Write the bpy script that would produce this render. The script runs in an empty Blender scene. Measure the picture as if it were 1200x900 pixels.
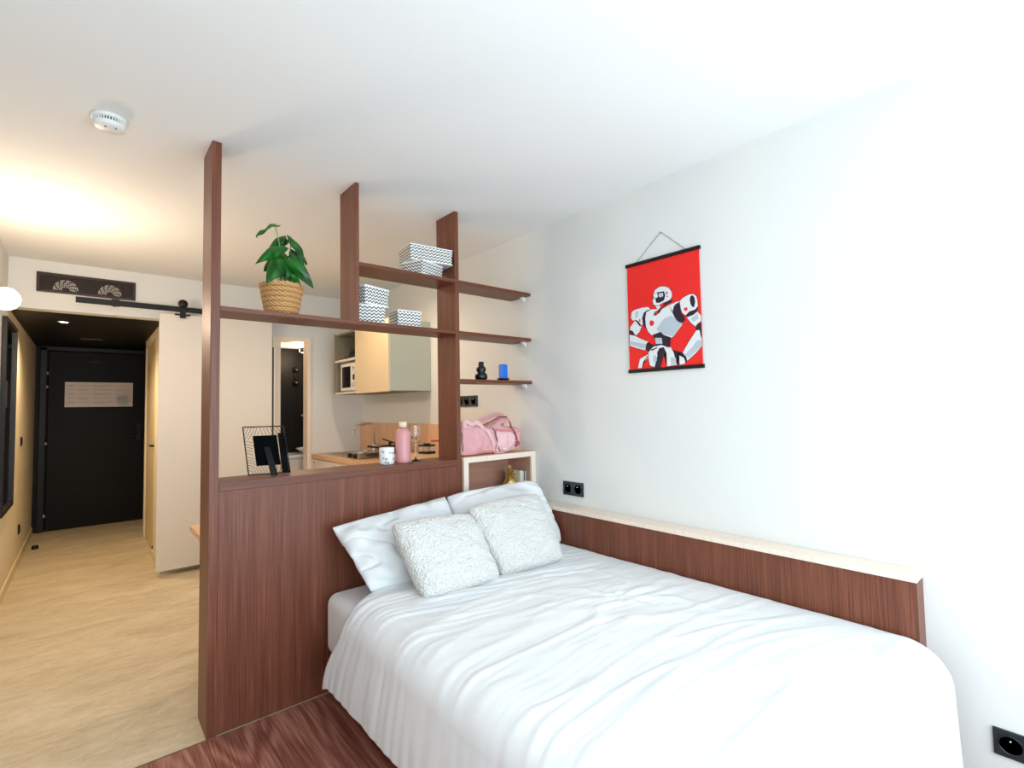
import bpy, bmesh, math, random
from mathutils import Vector, Matrix, noise

random.seed(7)
S = bpy.context.scene
PI = math.pi

# ------------------------------------------------------------------ camera
CAM = dict(f=579.67080, yaw=-0.71118, pitch=0.04683, roll=-0.01809, c=(-0.39259, -2.39866, 1.32982))
cd = bpy.data.cameras.new('camera')
cam = bpy.data.objects.new('camera', cd)
S.collection.objects.link(cam)
S.camera = cam
cd.sensor_width = 36.0
cd.sensor_fit = 'HORIZONTAL'
cd.lens = CAM['f'] / 1200 * 36
cd.clip_start = 0.02
_y, _p, _r = CAM['yaw'], CAM['pitch'], CAM['roll']
_f0 = Vector((-math.sin(_y), math.cos(_y), 0)); _r0 = Vector((math.cos(_y), math.sin(_y), 0)); _u0 = Vector((0, 0, 1))
_f = _f0*math.cos(_p) + _u0*math.sin(_p); _u = _u0*math.cos(_p) - _f0*math.sin(_p)
_R = _r0*math.cos(_r) + _u*math.sin(_r); _U = _u*math.cos(_r) - _r0*math.sin(_r)
m = Matrix((_R, _U, -_f)).transposed().to_4x4()
m.translation = Vector(CAM['c'])
cam.matrix_world = m

# ------------------------------------------------------------------ world, daylight, exposure
S.view_settings.view_transform = 'Standard'
S.view_settings.look = 'None'
S.view_settings.gamma = 1.0
S.view_settings.exposure = EXPOSURE = 0.0
S.view_settings.use_curve_mapping = False
W = bpy.data.worlds.new('sky'); S.world = W
W.use_nodes = True
bg = W.node_tree.nodes['Background']
bg.inputs[0].default_value = (0.62, 0.78, 1.0, 1)
bg.inputs[1].default_value = 1.2


def area(name, loc, rot, sx, sy, power, col, spread=PI):
    l = bpy.data.lights.new(name, 'AREA'); l.shape = 'RECTANGLE'
    l.size = sx; l.size_y = sy; l.energy = power; l.color = col; l.spread = spread
    o = bpy.data.objects.new(name, l); S.collection.objects.link(o)
    o.location = loc; o.rotation_euler = rot
    return o


def lamp(name, loc, power, col, r=0.03, spot=None, rot=(0, 0, 0)):
    l = bpy.data.lights.new(name, 'SPOT' if spot else 'POINT'); l.energy = power; l.color = col
    l.shadow_soft_size = r
    if spot:
        l.spot_size = spot; l.spot_blend = 0.8
    o = bpy.data.objects.new(name, l); S.collection.objects.link(o)
    o.location = loc; o.rotation_euler = rot
    return o


# daylight entering through an assumed big window, unseen behind the camera
area('assumed_window_daylight', (0.50, -3.17, 1.35), (PI/2, 0, 0), 2.4, 1.95, 77, (0.78, 0.925, 1.0))
WARM = (1.0, 0.77, 0.55)

# ------------------------------------------------------------------ helpers
COL = S.collection
H = 2.5; XL = -0.839; XR = 1.85; YB = 2.69; YN = -3.3


def nd(nt, t, **kw):
    n = nt.nodes.new(t)
    for k, v in kw.items():
        setattr(n, k, v)
    return n


def mat(name, col=(0.8, 0.8, 0.8), rough=0.5, metal=0.0, spec=0.5, emit=None, es=1.0, trans=0.0, ior=1.45, bump=None, coat=0.0, sheen=0.0):
    """bump = (scale, strength, distance)"""
    M = bpy.data.materials.new(name); M.use_nodes = True
    nt = M.node_tree; b = nt.nodes['Principled BSDF']
    b.inputs['Base Color'].default_value = (*col, 1)
    b.inputs['Roughness'].default_value = rough
    b.inputs['Metallic'].default_value = metal
    b.inputs['Specular IOR Level'].default_value = spec
    b.inputs['Transmission Weight'].default_value = trans
    b.inputs['IOR'].default_value = ior
    b.inputs['Coat Weight'].default_value = coat
    b.inputs['Sheen Weight'].default_value = sheen
    if emit:
        b.inputs['Emission Color'].default_value = (*emit, 1)
        b.inputs['Emission Strength'].default_value = es
    if bump:
        tc = nd(nt, 'ShaderNodeTexCoord')
        n = nd(nt, 'ShaderNodeTexNoise'); n.inputs['Scale'].default_value = bump[0]; n.inputs['Detail'].default_value = 4
        bp = nd(nt, 'ShaderNodeBump'); bp.inputs['Strength'].default_value = bump[1]; bp.inputs['Distance'].default_value = bump[2]
        nt.links.new(tc.outputs['Object'], n.inputs['Vector'])
        nt.links.new(n.outputs['Fac'], bp.inputs['Height'])
        nt.links.new(bp.outputs['Normal'], b.inputs['Normal'])
    return M


def srgb(r, g, b):
    f = lambda c: (c/255/12.92) if c/255 <= 0.04045 else ((c/255+0.055)/1.055)**2.4
    return (f(r), f(g), f(b))


def ramp(nt, stops):
    r = nd(nt, 'ShaderNodeValToRGB'); e = r.color_ramp.elements
    while len(e) < len(stops):
        e.new(0.5)
    for i, (p, c) in enumerate(stops):
        e[i].position = p; e[i].color = (*c, 1)
    return r


def wood(name, dark, mid, light, axis='Z', fine=120, rough=0.42, spec=0.4):
    """straight-grained veneer, grain running along axis"""
    M = bpy.data.materials.new(name); M.use_nodes = True
    nt = M.node_tree; b = nt.nodes['Principled BSDF']; L = nt.links.new
    tc = nd(nt, 'ShaderNodeTexCoord')
    def layer(s_across, s_along, detail, rgh):
        mp = nd(nt, 'ShaderNodeMapping')
        sc = [s_across]*3; sc['XYZ'.index(axis)] = s_along
        mp.inputs['Scale'].default_value = sc
        n = nd(nt, 'ShaderNodeTexNoise'); n.inputs['Scale'].default_value = 1.0
        n.inputs['Detail'].default_value = detail; n.inputs['Roughness'].default_value = rgh
        n.inputs['Distortion'].default_value = 0.15
        L(tc.outputs['Object'], mp.inputs['Vector']); L(mp.outputs[0], n.inputs['Vector'])
        return n
    a = layer(fine, 3.0, 4, 0.6); c = layer(fine*0.09, 0.8, 3, 0.5)
    mx = nd(nt, 'ShaderNodeMix'); mx.data_type = 'FLOAT'; mx.inputs[0].default_value = 0.28
    L(a.outputs['Fac'], mx.inputs[2]); L(c.outputs['Fac'], mx.inputs[3])
    r = ramp(nt, [(0.30, dark), (0.5, mid), (0.70, light)])
    L(mx.outputs[0], r.inputs[0]); L(r.outputs[0], b.inputs['Base Color'])
    b.inputs['Roughness'].default_value = rough
    b.inputs['Specular IOR Level'].default_value = spec
    bp = nd(nt, 'ShaderNodeBump'); bp.inputs['Strength'].default_value = 0.25; bp.inputs['Distance'].default_value = 0.001
    L(a.outputs['Fac'], bp.inputs['Height']); L(bp.outputs[0], b.inputs['Normal'])
    return M


class MB:
    """collects shapes in world coordinates; build() links them as one mesh object"""
    def __init__(s):
        s.v = []; s.f = []; s.m = []; s.uv = {}; s.sm = []

    def add(s, vs, fs, mi=0, smooth=False):
        o = len(s.v); s.v += [Vector(p) for p in vs]
        for f in fs:
            s.f.append([i+o for i in f]); s.m.append(mi); s.sm.append(smooth)
        return o

    def box(s, x0, x1, y0, y1, z0, z1, mi=0, rot=0, piv=None, M=None):
        vs = [Vector((x, y, z)) for z in (z0, z1) for y in (y0, y1) for x in (x0, x1)]
        if rot:
            c = Vector(piv) if piv else Vector(((x0+x1)/2, (y0+y1)/2, 0))
            R = Matrix.Rotation(rot, 3, 'Z'); vs = [R @ (p-c) + c for p in vs]
        if M:
            vs = [M @ p for p in vs]
        s.add(vs, [(0, 2, 3, 1), (4, 5, 7, 6), (0, 1, 5, 4), (2, 6, 7, 3), (0, 4, 6, 2), (1, 3, 7, 5)], mi)
        return s

    def lathe(s, c, prof, n=32, mi=0, M=None, smooth=True):
        c = Vector(c); vs = []; fs = []
        for (r, z) in prof:
            for k in range(n):
                a = 2*PI*k/n; p = Vector((r*math.cos(a), r*math.sin(a), z))
                if M:
                    p = M @ p
                vs.append(c+p)
        for i in range(len(prof)-1):
            for k in range(n):
                k2 = (k+1) % n
                fs.append((i*n+k, i*n+k2, (i+1)*n+k2, (i+1)*n+k))
        if prof[0][0] > 1e-6:
            fs.append(tuple(range(n-1, -1, -1)))
        if prof[-1][0] > 1e-6:
            fs.append(tuple((len(prof)-1)*n+k for k in range(n)))
        s.add(vs, fs, mi, smooth); return s

    def disc_y(s, c, r0, r1, y1=None, n=28, mi=0, axis=(0, -1, 0)):
        return s

    def cyl(s, p0, p1, r, n=16, mi=0, r2=None):
        return s.tube([p0, p1], r if r2 is None else [r, r2], n, mi)

    def tube(s, pts, r, n=10, mi=0, closed=False):
        pts = [Vector(p) for p in pts]; N = len(pts)
        rr = r if isinstance(r, (list, tuple)) else [r]*N
        vs = []; fs = []; prev = None
        for i, p in enumerate(pts):
            if closed:
                t = pts[(i+1) % N]-pts[i-1]
            else:
                t = pts[min(i+1, N-1)]-pts[max(i-1, 0)]
            t.normalize()
            if prev is None:
                a = Vector((0, 0, 1)) if abs(t.z) < 0.9 else Vector((1, 0, 0))
                u = t.cross(a).normalized()
            else:
                u = (prev - t*prev.dot(t)).normalized()
            prev = u; w = t.cross(u)
            for k in range(n):
                a = 2*PI*k/n; vs.append(p+(u*math.cos(a)+w*math.sin(a))*rr[i])
        for i in range(N if closed else N-1):
            j = (i+1) % N
            for k in range(n):
                k2 = (k+1) % n; fs.append((i*n+k, i*n+k2, j*n+k2, j*n+k))
        if not closed:
            fs.append(tuple(range(n-1, -1, -1))); fs.append(tuple((N-1)*n+k for k in range(n)))
        s.add(vs, fs, mi, True); return s

    def grid(s, fn, nu, nv, mi=0, smooth=True, thick=None):
        """fn(u,v)->point"""
        vs = [fn(i/nu, j/nv) for j in range(nv+1) for i in range(nu+1)]
        fs = [(j*(nu+1)+i, j*(nu+1)+i+1, (j+1)*(nu+1)+i+1, (j+1)*(nu+1)+i) for j in range(nv) for i in range(nu)]
        s.add(vs, fs, mi, smooth); return s

    def poly(s, pts, mi=0):
        s.add(pts, [tuple(range(len(pts)))], mi); return s

    def prism(s, pts, d, mi=0):
        """outline pts (3D, planar) extruded by vector d"""
        d = Vector(d); n = len(pts); P = [Vector(p) for p in pts]
        s.add(P+[p+d for p in P], [tuple(range(n-1, -1, -1)), tuple(range(n, 2*n))]+[(i, (i+1) % n, (i+1) % n+n, i+n) for i in range(n)], mi)
        return s

    def build(s, name, mats, parent=None, bevel=0, segs=2, solid=0, subsurf=0, recalc=True, label=None, cat=None, group=None, kind=None, uvbox=False):
        if not isinstance(mats, (list, tuple)):
            mats = [mats]
        off = wloc(parent) if parent else Vector((0, 0, 0))
        if not parent and kind is None:
            xs = [p.x for p in s.v]; ys = [p.y for p in s.v]; zs = [p.z for p in s.v]
            off = Vector(((min(xs)+max(xs))/2, (min(ys)+max(ys))/2, min(zs)))
        me = bpy.data.meshes.new(name)
        me.from_pydata([tuple(p-off) for p in s.v], [], s.f)
        for M in mats:
            me.materials.append(M)
        for p, mi, sm in zip(me.polygons, s.m, s.sm):
            p.material_index = mi; p.use_smooth = sm
        if recalc:
            bm = bmesh.new(); bm.from_mesh(me); bmesh.ops.recalc_face_normals(bm, faces=bm.faces); bm.to_mesh(me); bm.free()
        if uvbox:
            ul = me.uv_layers.new(name='UVMap')
            for p in me.polygons:
                n = p.normal
                for li in p.loop_indices:
                    co = me.vertices[me.loops[li].vertex_index].co
                    if abs(n.z) > 0.7:
                        ul.data[li].uv = (co.x, co.y)
                    elif abs(n.y) > abs(n.x):
                        ul.data[li].uv = (co.x, co.z)
                    else:
                        ul.data[li].uv = (co.y, co.z)
        o = bpy.data.objects.new(name, me); COL.objects.link(o)
        if parent:
            o.parent = parent
        else:
            o.location = off
        if bevel:
            b = o.modifiers.new('bevel', 'BEVEL'); b.width = bevel; b.segments = segs; b.limit_method = 'ANGLE'; b.angle_limit = 0.7
            b.harden_normals = False
        if solid:
            b = o.modifiers.new('solid', 'SOLIDIFY'); b.thickness = solid; b.offset = 0
        if subsurf:
            b = o.modifiers.new('sub', 'SUBSURF'); b.levels = subsurf; b.render_levels = subsurf
        if label:
            o['label'] = label
        if cat:
            o['category'] = cat
        if group:
            o['group'] = group
        if kind:
            o['kind'] = kind
        return o


def wloc(o):
    v = Vector((0, 0, 0))
    while o:
        v += o.location; o = o.parent
    return v


def thing(name, label, cat, loc, group=None, kind=None):
    o = bpy.data.objects.new(name, None); COL.objects.link(o); o.location = loc
    o.empty_display_size = 0.05
    if label:
        o['label'] = label
    if cat:
        o['category'] = cat
    if group:
        o['group'] = group
    if kind:
        o['kind'] = kind
    return o


def rotx(a): return Matrix.Rotation(a, 3, 'X')
def roty(a): return Matrix.Rotation(a, 3, 'Y')
def rotz(a): return Matrix.Rotation(a, 3, 'Z')


FACE_L = roty(-PI/2)      # lathe axis pointing to -X
FACE_Y = rotx(PI/2)       # lathe axis pointing to -Y

# ------------------------------------------------------------------ materials
white_wall = mat('white_paint', srgb(226, 226, 223), 0.85, spec=0.2, bump=(260, 0.12, 0.0006))
ceil_paint = mat('ceiling_paint', srgb(241, 242, 241), 0.9, spec=0.15)
warm_lit_wall = mat('warm_lit_paint', srgb(226, 214, 190), 0.85, spec=0.2, bump=(260, 0.12, 0.0006))  # white corridor walls with the lamps' warm tone put into the colour
black_paint = mat('black_paint', srgb(14, 11, 9), 0.5, spec=0.25)
black_door = mat('black_door', srgb(14, 11, 9), 0.5, spec=0.22, bump=(90, 0.1, 0.0005))
black_metal = mat('black_metal', srgb(15, 15, 16), 0.45, spec=0.4)
black_plastic = mat('black_plastic', srgb(12, 13, 15), 0.35, spec=0.4)
chrome = mat('chrome', (0.75, 0.75, 0.74), 0.12, metal=1.0)
steel = mat('steel', (0.62, 0.61, 0.58), 0.28, metal=1.0)
walnut_v = wood('walnut_vertical', srgb(78, 38, 24), srgb(112, 61, 42), srgb(148, 92, 68), 'Z', fine=330)
walnut_h = wood('walnut_horizontal', srgb(82, 42, 27), srgb(108, 58, 38), srgb(134, 80, 56), 'X', fine=260)
walnut_dark = mat('dark_base', srgb(60, 34, 27), 0.5)
oak_v = wood('oak_veneer', srgb(214, 166, 130), srgb(224, 178, 142), srgb(232, 190, 156), 'Z', fine=60)
oak_h = wood('oak_worktop', srgb(208, 160, 120), srgb(222, 178, 138), srgb(232, 194, 158), 'Y', fine=60)
pale_lam = mat('pale_laminate', srgb(238, 226, 214), 0.5, spec=0.4)
door_white = mat('door_laminate', srgb(226, 220, 212), 0.55, spec=0.35)
peach_wood = wood('peach_frame', srgb(230, 208, 190), srgb(238, 220, 204), srgb(244, 228, 214), 'Z', fine=50)
casing_paint = mat('casing_paint', srgb(246, 230, 212), 0.5, spec=0.3)
glass = mat('clear_glass', (1, 1, 1), 0.0, trans=1.0, ior=1.45)

def nbump(nt, b, tc, scale, strength, dist, vec=None):
    n = nd(nt, 'ShaderNodeTexNoise'); n.inputs['Scale'].default_value = scale; n.inputs['Detail'].default_value = 5
    bp = nd(nt, 'ShaderNodeBump'); bp.inputs['Strength'].default_value = strength; bp.inputs['Distance'].default_value = dist
    nt.links.new(vec if vec else tc.outputs['Object'], n.inputs['Vector'])
    nt.links.new(n.outputs['Fac'], bp.inputs['Height']); nt.links.new(bp.outputs[0], b.inputs['Normal'])


def vinyl_material():
    M = bpy.data.materials.new('beige_vinyl'); M.use_nodes = True
    nt = M.node_tree; b = nt.nodes['Principled BSDF']; L = nt.links.new
    tc = nd(nt, 'ShaderNodeTexCoord')
    def noi(sc, det, rgh, rot):
        mp = nd(nt, 'ShaderNodeMapping'); mp.inputs['Scale'].default_value = sc; mp.inputs['Rotation'].default_value = (0, 0, rot)
        n = nd(nt, 'ShaderNodeTexNoise'); n.inputs['Scale'].default_value = 1; n.inputs['Detail'].default_value = det
        n.inputs['Roughness'].default_value = rgh; n.inputs['Distortion'].default_value = 0.6
        L(tc.outputs['Object'], mp.inputs[0]); L(mp.outputs[0], n.inputs['Vector']); return n
    a = noi((1.8, 5, 1), 8, 0.75, 0.2); c = noi((13, 34, 1), 8, 0.85, 0.2)
    mx = nd(nt, 'ShaderNodeMix'); mx.data_type = 'FLOAT'; mx.inputs[0].default_value = 0.45
    L(a.outputs['Fac'], mx.inputs[2]); L(c.outputs['Fac'], mx.inputs[3])
    r = ramp(nt, [(0.34, srgb(172, 150, 118)), (0.46, srgb(200, 182, 150)), (0.55, srgb(214, 198, 170)), (0.66, srgb(228, 216, 192))])
    L(mx.outputs[0], r.inputs[0]); L(r.outputs[0], b.inputs['Base Color'])
    b.inputs['Roughness'].default_value = 0.5; b.inputs['Specular IOR Level'].default_value = 0.4
    bp = nd(nt, 'ShaderNodeBump'); bp.inputs['Strength'].default_value = 0.3; bp.inputs['Distance'].default_value = 0.002
    L(c.outputs['Fac'], bp.inputs['Height']); L(bp.outputs[0], b.inputs['Normal'])
    return M


def plank_material():
    """reddish walnut planks running along Y with cathedral figure"""
    M = bpy.data.materials.new('walnut_planks'); M.use_nodes = True
    nt = M.node_tree; b = nt.nodes['Principled BSDF']; L = nt.links.new
    tc = nd(nt, 'ShaderNodeTexCoord')
    sep = nd(nt, 'ShaderNodeSeparateXYZ'); L(tc.outputs['Object'], sep.inputs[0])
    dv = nd(nt, 'ShaderNodeMath', operation='DIVIDE'); dv.inputs[1].default_value = 0.19; L(sep.outputs[0], dv.inputs[0])
    fl = nd(nt, 'ShaderNodeMath', operation='FLOOR'); L(dv.outputs[0], fl.inputs[0])
    fr = nd(nt, 'ShaderNodeMath', operation='FRACT'); L(dv.outputs[0], fr.inputs[0])
    mu = nd(nt, 'ShaderNodeMath', operation='MULTIPLY'); mu.inputs[1].default_value = 7.31; L(fl.outputs[0], mu.inputs[0])
    cb = nd(nt, 'ShaderNodeCombineXYZ'); L(sep.outputs[0], cb.inputs[0]); L(sep.outputs[1], cb.inputs[1]); L(mu.outputs[0], cb.inputs[2])
    mp = nd(nt, 'ShaderNodeMapping'); mp.inputs['Scale'].default_value = (5.5, .85, 1); L(cb.outputs[0], mp.inputs[0])
    n = nd(nt, 'ShaderNodeTexNoise'); n.inputs['Scale'].default_value = 1; n.inputs['Detail'].default_value = 1.2; n.inputs['Distortion'].default_value = 0.35
    L(mp.outputs[0], n.inputs['Vector'])
    rg = nd(nt, 'ShaderNodeMath', operation='MULTIPLY'); rg.inputs[1].default_value = 62; L(n.outputs['Fac'], rg.inputs[0])
    sn = nd(nt, 'ShaderNodeMath', operation='SINE'); L(rg.outputs[0], sn.inputs[0])
    mp2 = nd(nt, 'ShaderNodeMapping'); mp2.inputs['Scale'].default_value = (160, 5, 1); L(cb.outputs[0], mp2.inputs[0])
    n2 = nd(nt, 'ShaderNodeTexNoise'); n2.inputs['Scale'].default_value = 1; n2.inputs['Detail'].default_value = 6; L(mp2.outputs[0], n2.inputs['Vector'])
    m1 = nd(nt, 'ShaderNodeMath', operation='MULTIPLY_ADD'); m1.inputs[1].default_value = 0.13; m1.inputs[2].default_value = 0.05; L(sn.outputs[0], m1.inputs[0])
    ad = nd(nt, 'ShaderNodeMath', operation='ADD'); L(m1.outputs[0], ad.inputs[0]); L(n2.outputs['Fac'], ad.inputs[1])
    r = ramp(nt, [(0.3, srgb(112, 62, 50)), (0.55, srgb(146, 90, 75)), (0.78, srgb(178, 122, 104))])
    L(ad.outputs[0], r.inputs[0])
    # dark seam between planks
    s1 = nd(nt, 'ShaderNodeMath', operation='LESS_THAN'); s1.inputs[1].default_value = 0.012; L(fr.outputs[0], s1.inputs[0])
    mx = nd(nt, 'ShaderNodeMix'); mx.data_type = 'RGBA'; L(s1.outputs[0], mx.inputs[0]); L(r.outputs[0], mx.inputs[6])
    mx.inputs[7].default_value = (*srgb(70, 40, 34), 1)
    L(mx.outputs[2], b.inputs['Base Color']); b.inputs['Roughness'].default_value = 0.4
    b.inputs['Specular IOR Level'].default_value = 0.4
    return M


vinyl = vinyl_material(); planks = plank_material()

# ------------------------------------------------------------------ the room
st = dict(kind='structure')
MB().box(XL-.1, 2.3, 0, 5.7, -0.06, 0).build('floor', vinyl, **st)
MB().box(XL-.1, XR+.1, YN-.1, 0, -0.06, 0).build('floor', planks, **st)
MB().box(XL, 0.0, -0.004, 0.004, 0, 0.0012).build('trim_1', mat('threshold', srgb(120, 96, 78), 0.5), **st)
MB().box(XL-.1, XR+.1, YN-.1, YB+.12, H, H+.08).build('ceiling', ceil_paint, **st)
MB().box(XL-.1, XL, YN-.1, YB, 0, H).box(XL-.1, XL, YB, 5.6, 0, H, 1).build('wall_left', [white_wall, warm_lit_wall], **st)
MB().box(XR, XR+.1, YN-.1, YB+.1, 0, H).build('wall_right', white_wall, **st)
# wall behind the camera with its assumed window opening
wn = MB(); wx0, wx1, wz0, wz1 = -0.72, 1.72, 0.3, 2.35
wn.box(XL, wx0, YN-.1, YN, 0, H).box(wx1, XR, YN-.1, YN, 0, H).box(wx0, wx1, YN-.1, YN, 0, wz0).box(wx0, wx1, YN-.1, YN, wz1, H)
wn.build('wall_near', white_wall, **st)
wf = thing('window_1', None, None, ((wx0+wx1)/2, YN-.05, wz0), kind='structure')
fr = MB()
for a, b2 in ((wx0, wx0+.06), ((wx0+wx1)/2-.03, (wx0+wx1)/2+.03), (wx1-.06, wx1)):
    fr.box(a, b2, YN-.09, YN-.03, wz0, wz1)
fr.box(wx0, wx1, YN-.09, YN-.03, wz0, wz0+.06).box(wx0, wx1, YN-.09, YN-.03, wz1-.06, wz1)
fr.build('window_frame', black_metal, wf)
MB().box(wx0+.05, wx1-.05, YN-.065, YN-.059, wz0+.05, wz1-.05).build('window_pane', glass, wf)

# back wall: corridor opening (x XL..0.10, z<2.13), bathroom opening (x .98..1.30, z<2.03)
bw = MB()
bw.box(XL, 0.10, YB, YB+.12, 2.13, H).box(0.10, 0.98, YB, YB+.12, 0, H).box(0.98, 1.30, YB, YB+.12, 2.03, H).box(1.30, XR, YB, YB+.12, 0, H)
bw.build('wall_back', white_wall, **st)
# bathroom doorway lining
tr = MB()
tr.box(0.955, 1.03, YB-.012, YB+.12, 0, 2.055).box(1.283, 1.318, YB-.012, YB+.12, 0, 2.055).box(1.03, 1.283, YB-.012, YB+.12, 2.02, 2.055)
tr.build('trim_2', casing_paint, bevel=.002, **st)
# bathroom beyond
MB().box(0.5, 2.2, 3.40, 3.5, 0, 2.3).build('wall_bathroom_back', black_paint, **st)
MB().box(0.35, 0.45, YB+.12, 3.4, 0, 2.2).box(2.2, 2.3, YB+.12, 3.5, 0, 2.2).build('wall_bathroom_side', white_wall, **st)
MB().box(0.45, 2.2, YB+.12, 3.4, 2.03, 2.1).build('ceiling', ceil_paint, **st)
# entrance corridor
MB().box(XL, 0.42, YB+.12, 5.45, 2.13, 2.2).build('ceiling', black_paint, **st)
cr = MB()
cr.box(0.10, 0.16, YB+.12, 3.34, 0, 2.13).box(0.10, 0.16, 3.34, 4.39, 2.05, 2.13).box(0.10, 0.16, 4.33, 4.39, 0, 2.05).box(0.16, 0.35, 4.39, 4.45, 0, 2.13)
cr.build('wall_corridor_right', warm_lit_wall, **st)
MB().box(0.30, 0.36, 4.45, 5.45, 0, 2.13).build('wall_corridor_end', black_paint, **st)
c3 = thing('door_3', None, None, (0.13, 3.8, 0), kind='structure')
MB().box(0.115, 0.15, 3.40, 4.325, 0.012, 2.045).build('leaf', mat('closet_leaf', srgb(214, 196, 160), 0.55), c3, bevel=.002)
MB().cyl((0.108, 3.395, 0.05), (0.108, 3.395, 0.09), 0.012).build('lower_hinge', black_metal, c3)
MB().cyl((0.116, 3.50, 1.02), (0.085, 3.50, 1.02), 0.011).cyl((0.088, 3.50, 1.02), (0.088, 3.61, 1.02), 0.009).build('door_handle', black_metal, c3)
# far wall round the entrance door
fw = MB(); fy = 5.45
fw.box(XL, -0.735, fy, fy+.1, 0, 2.2).box(0.24, 0.42, fy, fy+.1, 0, 2.2).box(-0.735, 0.24, fy, fy+.1, 2.115, 2.2)
fw.box(XL, 0.42, fy+.11, fy+.16, 0, 2.2)  # backing sheet added behind the door to block leaking sky light
fw.build('wall_far', black_paint, **st)
MB().box(-0.80, -0.742, fy-.03, fy, 0, 2.125).box(0.24, 0.29, fy-.03, fy, 0, 2.125).box(-0.80, 0.29, fy-.03, fy, 2.085, 2.135).build('trim_3', black_metal, bevel=.004, **st)
pin_m = mat('pin_steel', (.9, .88, .84), .35, metal=.6)
d1 = thing('door_1', None, None, (-0.25, fy, 0), kind='structure')
MB().box(-0.73, 0.235, fy+.005, fy+.055, 0.006, 2.08).build('leaf', black_door, d1, bevel=.003)
for z in (1.834, 1.675, 1.017, 0.192):
    h = MB(); h.cyl((-0.745, fy-.004, z-.045), (-0.745, fy-.004, z+.045), 0.010, 12)
    h.build('hinge', black_metal, d1)
    MB().lathe((-0.745, fy-.008, z-.012), [(0.0, -.02), (0.016, -.018), (0.018, 0), (0.016, .018), (0, .02)], 12).build('hinge_pin', pin_m, d1)
MB().box(0.10, 0.14, fy-.008, fy+.006, 1.0, 1.2).cyl((0.12, fy, 1.10), (0.12, fy-.05, 1.10), .010).cyl((0.12, fy-.045, 1.10), (0.01, fy-.045, 1.10), .009).build('door_handle', black_metal, d1, bevel=.002)
MB().box(-0.36, -0.26, fy-.002, fy+.006, 1.965, 1.975).build('spyhole_plate', black_metal, d1)
# notice on the entrance door
pap = mat('paper', srgb(240, 222, 208), 0.35); gl = mat('faint_print', srgb(196, 170, 156), 0.6); pl = mat('pale_print', srgb(214, 218, 214), 0.5)
nt_ = MB(); nx0, nx1, nz0, nz1 = -0.585, 0.052, 1.425, 1.722
nt_.box(nx0, nx1, fy-.004, fy+.003, nz0, nz1, 0)
yy = fy-.0055
def rect(x0, x1, z0, z1, mi):
    nt_.box(x0, x1, yy, yy+.001, z0, z1, mi)
for k, (a, b2) in enumerate(((-.565, -.48), (-.465, -.36), (-.335, -.15), (-.125, .03))):
    for j in range(5):
        zt = nz1-.035-j*.05
        rect(a, b2, zt-.004, zt, 1)
        if j % 2 == k % 2:
            rect(a, a+(b2-a)*.7, zt-.018, zt-.014, 1)
rect(-.10, .0, 1.45, 1.57, 2)
nt_.build('door_notice', [pap, gl, pl], label='pale printed notice sheet fixed on the black entrance door', cat='notice')
MB().box(-0.445, -0.27, 4.44, 4.47, 2.1285, 2.1298).build('ceiling_slot_vent', mat('slot', srgb(190, 184, 176), 0.5), label='thin pale slot strip in the black corridor ceiling', cat='vent')
ds = thing('door_stop', 'small black round doorstop on the beige corridor floor', 'doorstop', (-0.756, 4.53, 0))
MB().lathe((-0.756, 4.53, 0), [(0.026, 0), (0.028, .006), (0.024, .03), (0.018, .036), (0, .037)], 20).build('rubber_body', black_plastic, ds)
MB().lathe((-0.756, 4.53, 0.036), [(0.008, 0), (0.008, .003), (0, .0035)], 12).build('screw_cap', steel, ds)
# baseboards
bbm = mat('baseboard_paint', srgb(222, 204, 168), 0.55)
MB().box(XL, XL+.012, YN, 5.42, 0, 0.075).build('baseboard_left', bbm, bevel=.002, **st)
MB().box(0.088, 0.10, YB+.0, 3.33, 0, 0.075).build('baseboard_right', bbm, bevel=.002, **st)
MB().box(0.14, 0.98, YB-.012, YB, 0, 0.075).box(1.32, 1.38, YB-.012, YB, 0, 0.075).build('baseboard_back', bbm, bevel=.002, **st)

cer_w = mat('white_strip', srgb(236, 232, 230), .3)
# ------------------------------------------------------------------ sliding door, rail, vent, lamp, mirror
d2 = thing('door_2', None, None, (0.49, 2.59, 0), kind='structure')
MB().box(0.056, 0.925, 2.575, 2.612, 0.045, 2.165).build('leaf', door_white, d2, bevel=.002)
for x in (0.215,):
    r_ = MB(); r_.lathe((x, 2.556, 2.252), [(0.0, 0), (0.033, 0.002), (0.036, .010), (0.033, .018), (0, .02)], 28, M=FACE_Y)
    r_.build('roller', black_metal, d2)
    MB().box(x-.021, x+.021, 2.545, 2.553, 2.13, 2.262).box(x-.055, x+.055, 2.553, 2.575, 2.155, 2.167).build('hanger_plate', black_metal, d2, bevel=.003)
MB().box(0.926, 0.943, 2.585, 2.602, 0.10, 1.935).build('edge_bar', mat('edge_dark', srgb(70, 62, 54), .4), d2, bevel=.002)  # thin dark bar along the leaf's right edge
MB().box(0.944, 0.955, 2.585, 2.602, 0.10, 1.935).build('edge_strip', cer_w, d2, bevel=.002)
rl = thing('sliding_rail', 'flat black steel rail above the pale sliding door', 'rail', (0.4, 2.6, 2.2))
MB().box(-0.466, 1.30, 2.558, 2.567, 2.183, 2.228).build('rail_bar', black_metal, rl, bevel=.002)
for x in (-0.23, 0.52, 1.2):
    MB().cyl((x, 2.55, 2.206), (x, YB, 2.206), 0.011, 14).box(x-.025, x+.025, 2.546, 2.558, 2.178, 2.234).build('rail_bracket', black_metal, rl, bevel=.002)

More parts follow.
